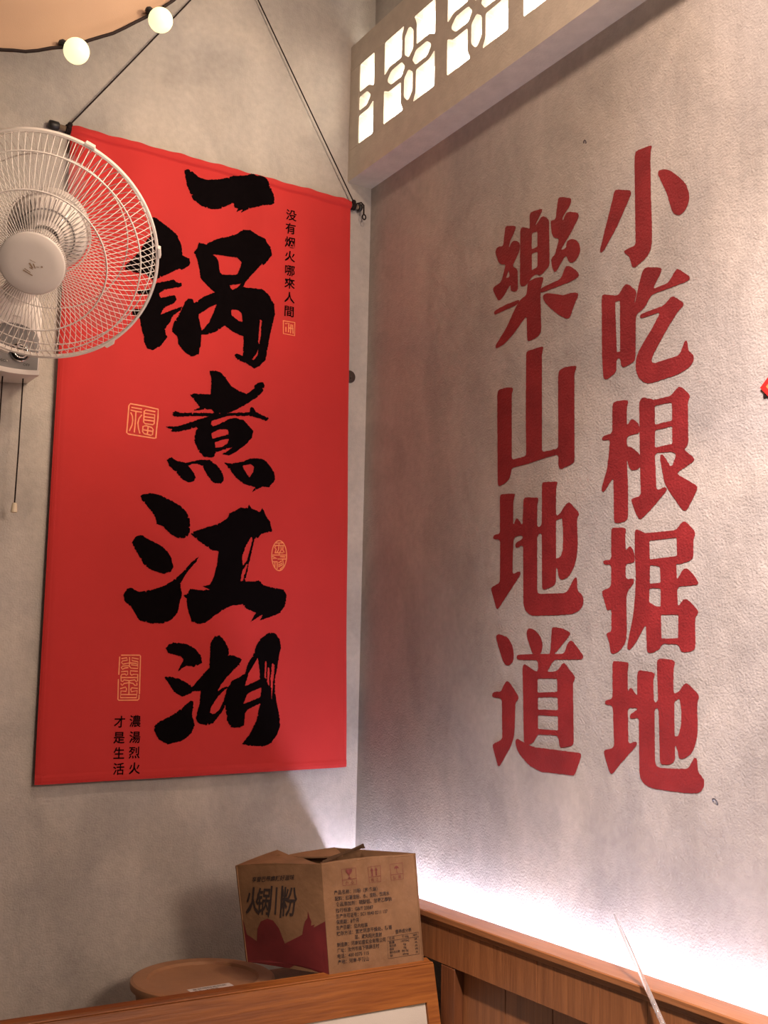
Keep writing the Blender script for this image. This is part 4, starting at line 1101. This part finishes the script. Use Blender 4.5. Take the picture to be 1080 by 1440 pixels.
for k, q in enumerate(ICON):
    mb2v, mb2f = [], []
    v, f = ribbon(q + [q[0]], .0045, True); addp(v, f)
    def I(a, b, q=q): return (q[3][0] + (q[2][0] - q[3][0]) * a + (q[0][0] - q[3][0]) * b, q[3][1] + (q[0][1] - q[3][1]) * b)
    v, f = ribbon([I(0, .34), I(1, .34)], .0045); addp(v, f)
    for c, x in zip(WORDS[k], (.18, .58)):
        v, f = glyphs(c, .01); addp([I(x + a * .24, .07 + b * .22) for a, b in v], f)
    if k == 0:
        v, f = fill([chaikin([I(.28, .95), I(.74, .95), I(.74, .80), I(.62, .66), I(.53, .61), I(.53, .45), I(.64, .41), I(.64, .38), I(.38, .38), I(.38, .41), I(.48, .45), I(.48, .61), I(.40, .66), I(.28, .80)], .15)], []); addp(v, f)
    if k == 1:
        for x in (.30, .66):
            v, f = fill([[I(x - .06, .40), I(x + .06, .40), I(x + .05, .72), I(x + .13, .72), I(x, .95), I(x - .13, .72), I(x - .05, .72)]], []); addp(v, f)
    if k == 2:
        v, f = fill([[I(.30, .68), I(.36, .80), I(.5, .88), I(.66, .80), I(.72, .68), I(.62, .71), I(.51, .68), I(.40, .71)]], []); addp(v, f)
        v, f = ribbon([I(.51, .70), I(.51, .44), I(.57, .40)], .005); addp(v, f)
    face_print('handling_mark', fr_, mb2v, mb2f, BOX_RED_INK, pr, ('red glass handling mark', 'red arrows handling mark', 'red umbrella handling mark')[k])

# title face
mb2v, mb2f = [], []
for ch, a, b in (('火', (0.094, 0.503), (0.272, 0.788)), ('锅', (0.23, 0.514), (0.388, 0.785)), ('川', (0.363, 0.489), (0.53, 0.804)), ('粉', (0.513, 0.511), (0.699, 0.793))):
    v, f = glyphs(ch, .015)
    x0, x1 = min(q[0] for q in v), max(q[0] for q in v); y0, y1 = min(q[1] for q in v), max(q[1] for q in v)
    addp([(a[0] + (b[0] - a[0]) * (x - x0) / (x1 - x0) + .05 * ((y - y0) / (y1 - y0) - .5), a[1] + (b[1] - a[1]) * (y - y0) / (y1 - y0)) for x, y in v], f)
v, f = glyphs('享誉巴蜀麻辣好滋味', .012)
x0, x1 = min(q[0] for q in v), max(q[0] for q in v)
addp([(.19 + .49 * (x - x0) / (x1 - x0) + y * .015, .843 + .019 * (x - x0) / (x1 - x0) + y * .055) for x, y in v], f)
face_print('brush_title', fl_, mb2v, mb2f, BOX_INK, pl, 'black brush lettering')
RED_ART = [(0.002, 0.06), (0.012, 0.479), (0.03, 0.411), (0.052, 0.293), (0.169, 0.234), (0.198, 0.363), (0.251, 0.444), (0.339, 0.48), (0.406, 0.463), (0.466, 0.392), (0.517, 0.247), (0.733, 0.348), (0.757, 0.431), (0.777, 0.476), (0.805, 0.505), (0.816, 0.571), (0.829, 0.515), (0.847, 0.472), (0.839, 0.436), (0.88, 0.448), (0.865, 0.419), (.998, 0.480), (.998, 0.003), (0.004, 0.003)]
v, f = fill([RED_ART], [], .09)
face_print('mountain_print', fl_, v, f, BOX_RED, pl, 'dark red mountains and flame', .0007)

# ------------------------------------------------------------------ round brown pot behind the rail
PC = Vector((-.540, -.268, .8155))
pot = empty('lidded_pot', PC, 'wide round brown pot with a flat lid on the shelf behind the rail', 'pot')
autosmooth(MB().lathe([(.0001, 0), (.105, 0), (.118, .006), (.140, .110), (.146, .142), (.0001, .142)], PC, (0, 0, 1), 64).build('pot_body', CLAY, pot))
lid = autosmooth(MB().lathe([(.0001, .1535), (.112, .1535), (.117, .1545), (.121, .1600), (.126, .1602), (.150, .1602), (.1555, .157), (.1565, .151), (.155, .143), (.150, .1425), (.0001, .1425)], PC, (0, 0, 1), 72).build('lid', CLAY, pot), 25)
LQ = [Vector((-.6010, -.3240, .9697)), Vector((-.5020, -.3185, .9697)), Vector((-.4995, -.3740, .9697)), Vector((-.5990, -.3800, .9697))]
lab = MB().hexa([p for p in LQ] + [p + Vector((0, 0, -.0006)) for p in LQ]).build('paper_label', PAPER, lid, label='white paper label')
mb = MB()
for t in range(4):
    v, f = glyphs(('食品用陶瓷制品', '品名：砂锅煲', '合格证 检验 07', '请置于干燥通风处')[t], .005)
    x1 = max(a for a, b in v)
    mb.add([LQ[0] + (LQ[1] - LQ[0]) * (.08 + .80 * (a / x1) * (1, .7, .85, .95)[t]) + (LQ[3] - LQ[0]) * (.24 + .22 * t - b * .15) + Vector((0, 0, .0004)) for a, b in v], f)
mb.build('label_print', BOX_INK, lid)

# ------------------------------------------------------------------ clear rod leaning on the ledge
rbase, redge = Vector((-.350, -1.941, .4625)), Vector((-.1185, -1.1690, 1.1265))
P = [rbase + (redge - rbase) * k for k in (0, .3, .6, .8, .95, 1.0, 1.06, 1.11, 1.135)]
autosmooth(MB().tube(P, [.0054, .0054, .0052, .0048, .0044, .0042, .0036, .0027, .0013], 12).build('clear_rod', GLASS), 60)
tag(bpy.data.objects['clear_rod'], 'slim clear plastic rod leaning against the lit ledge', 'rod')
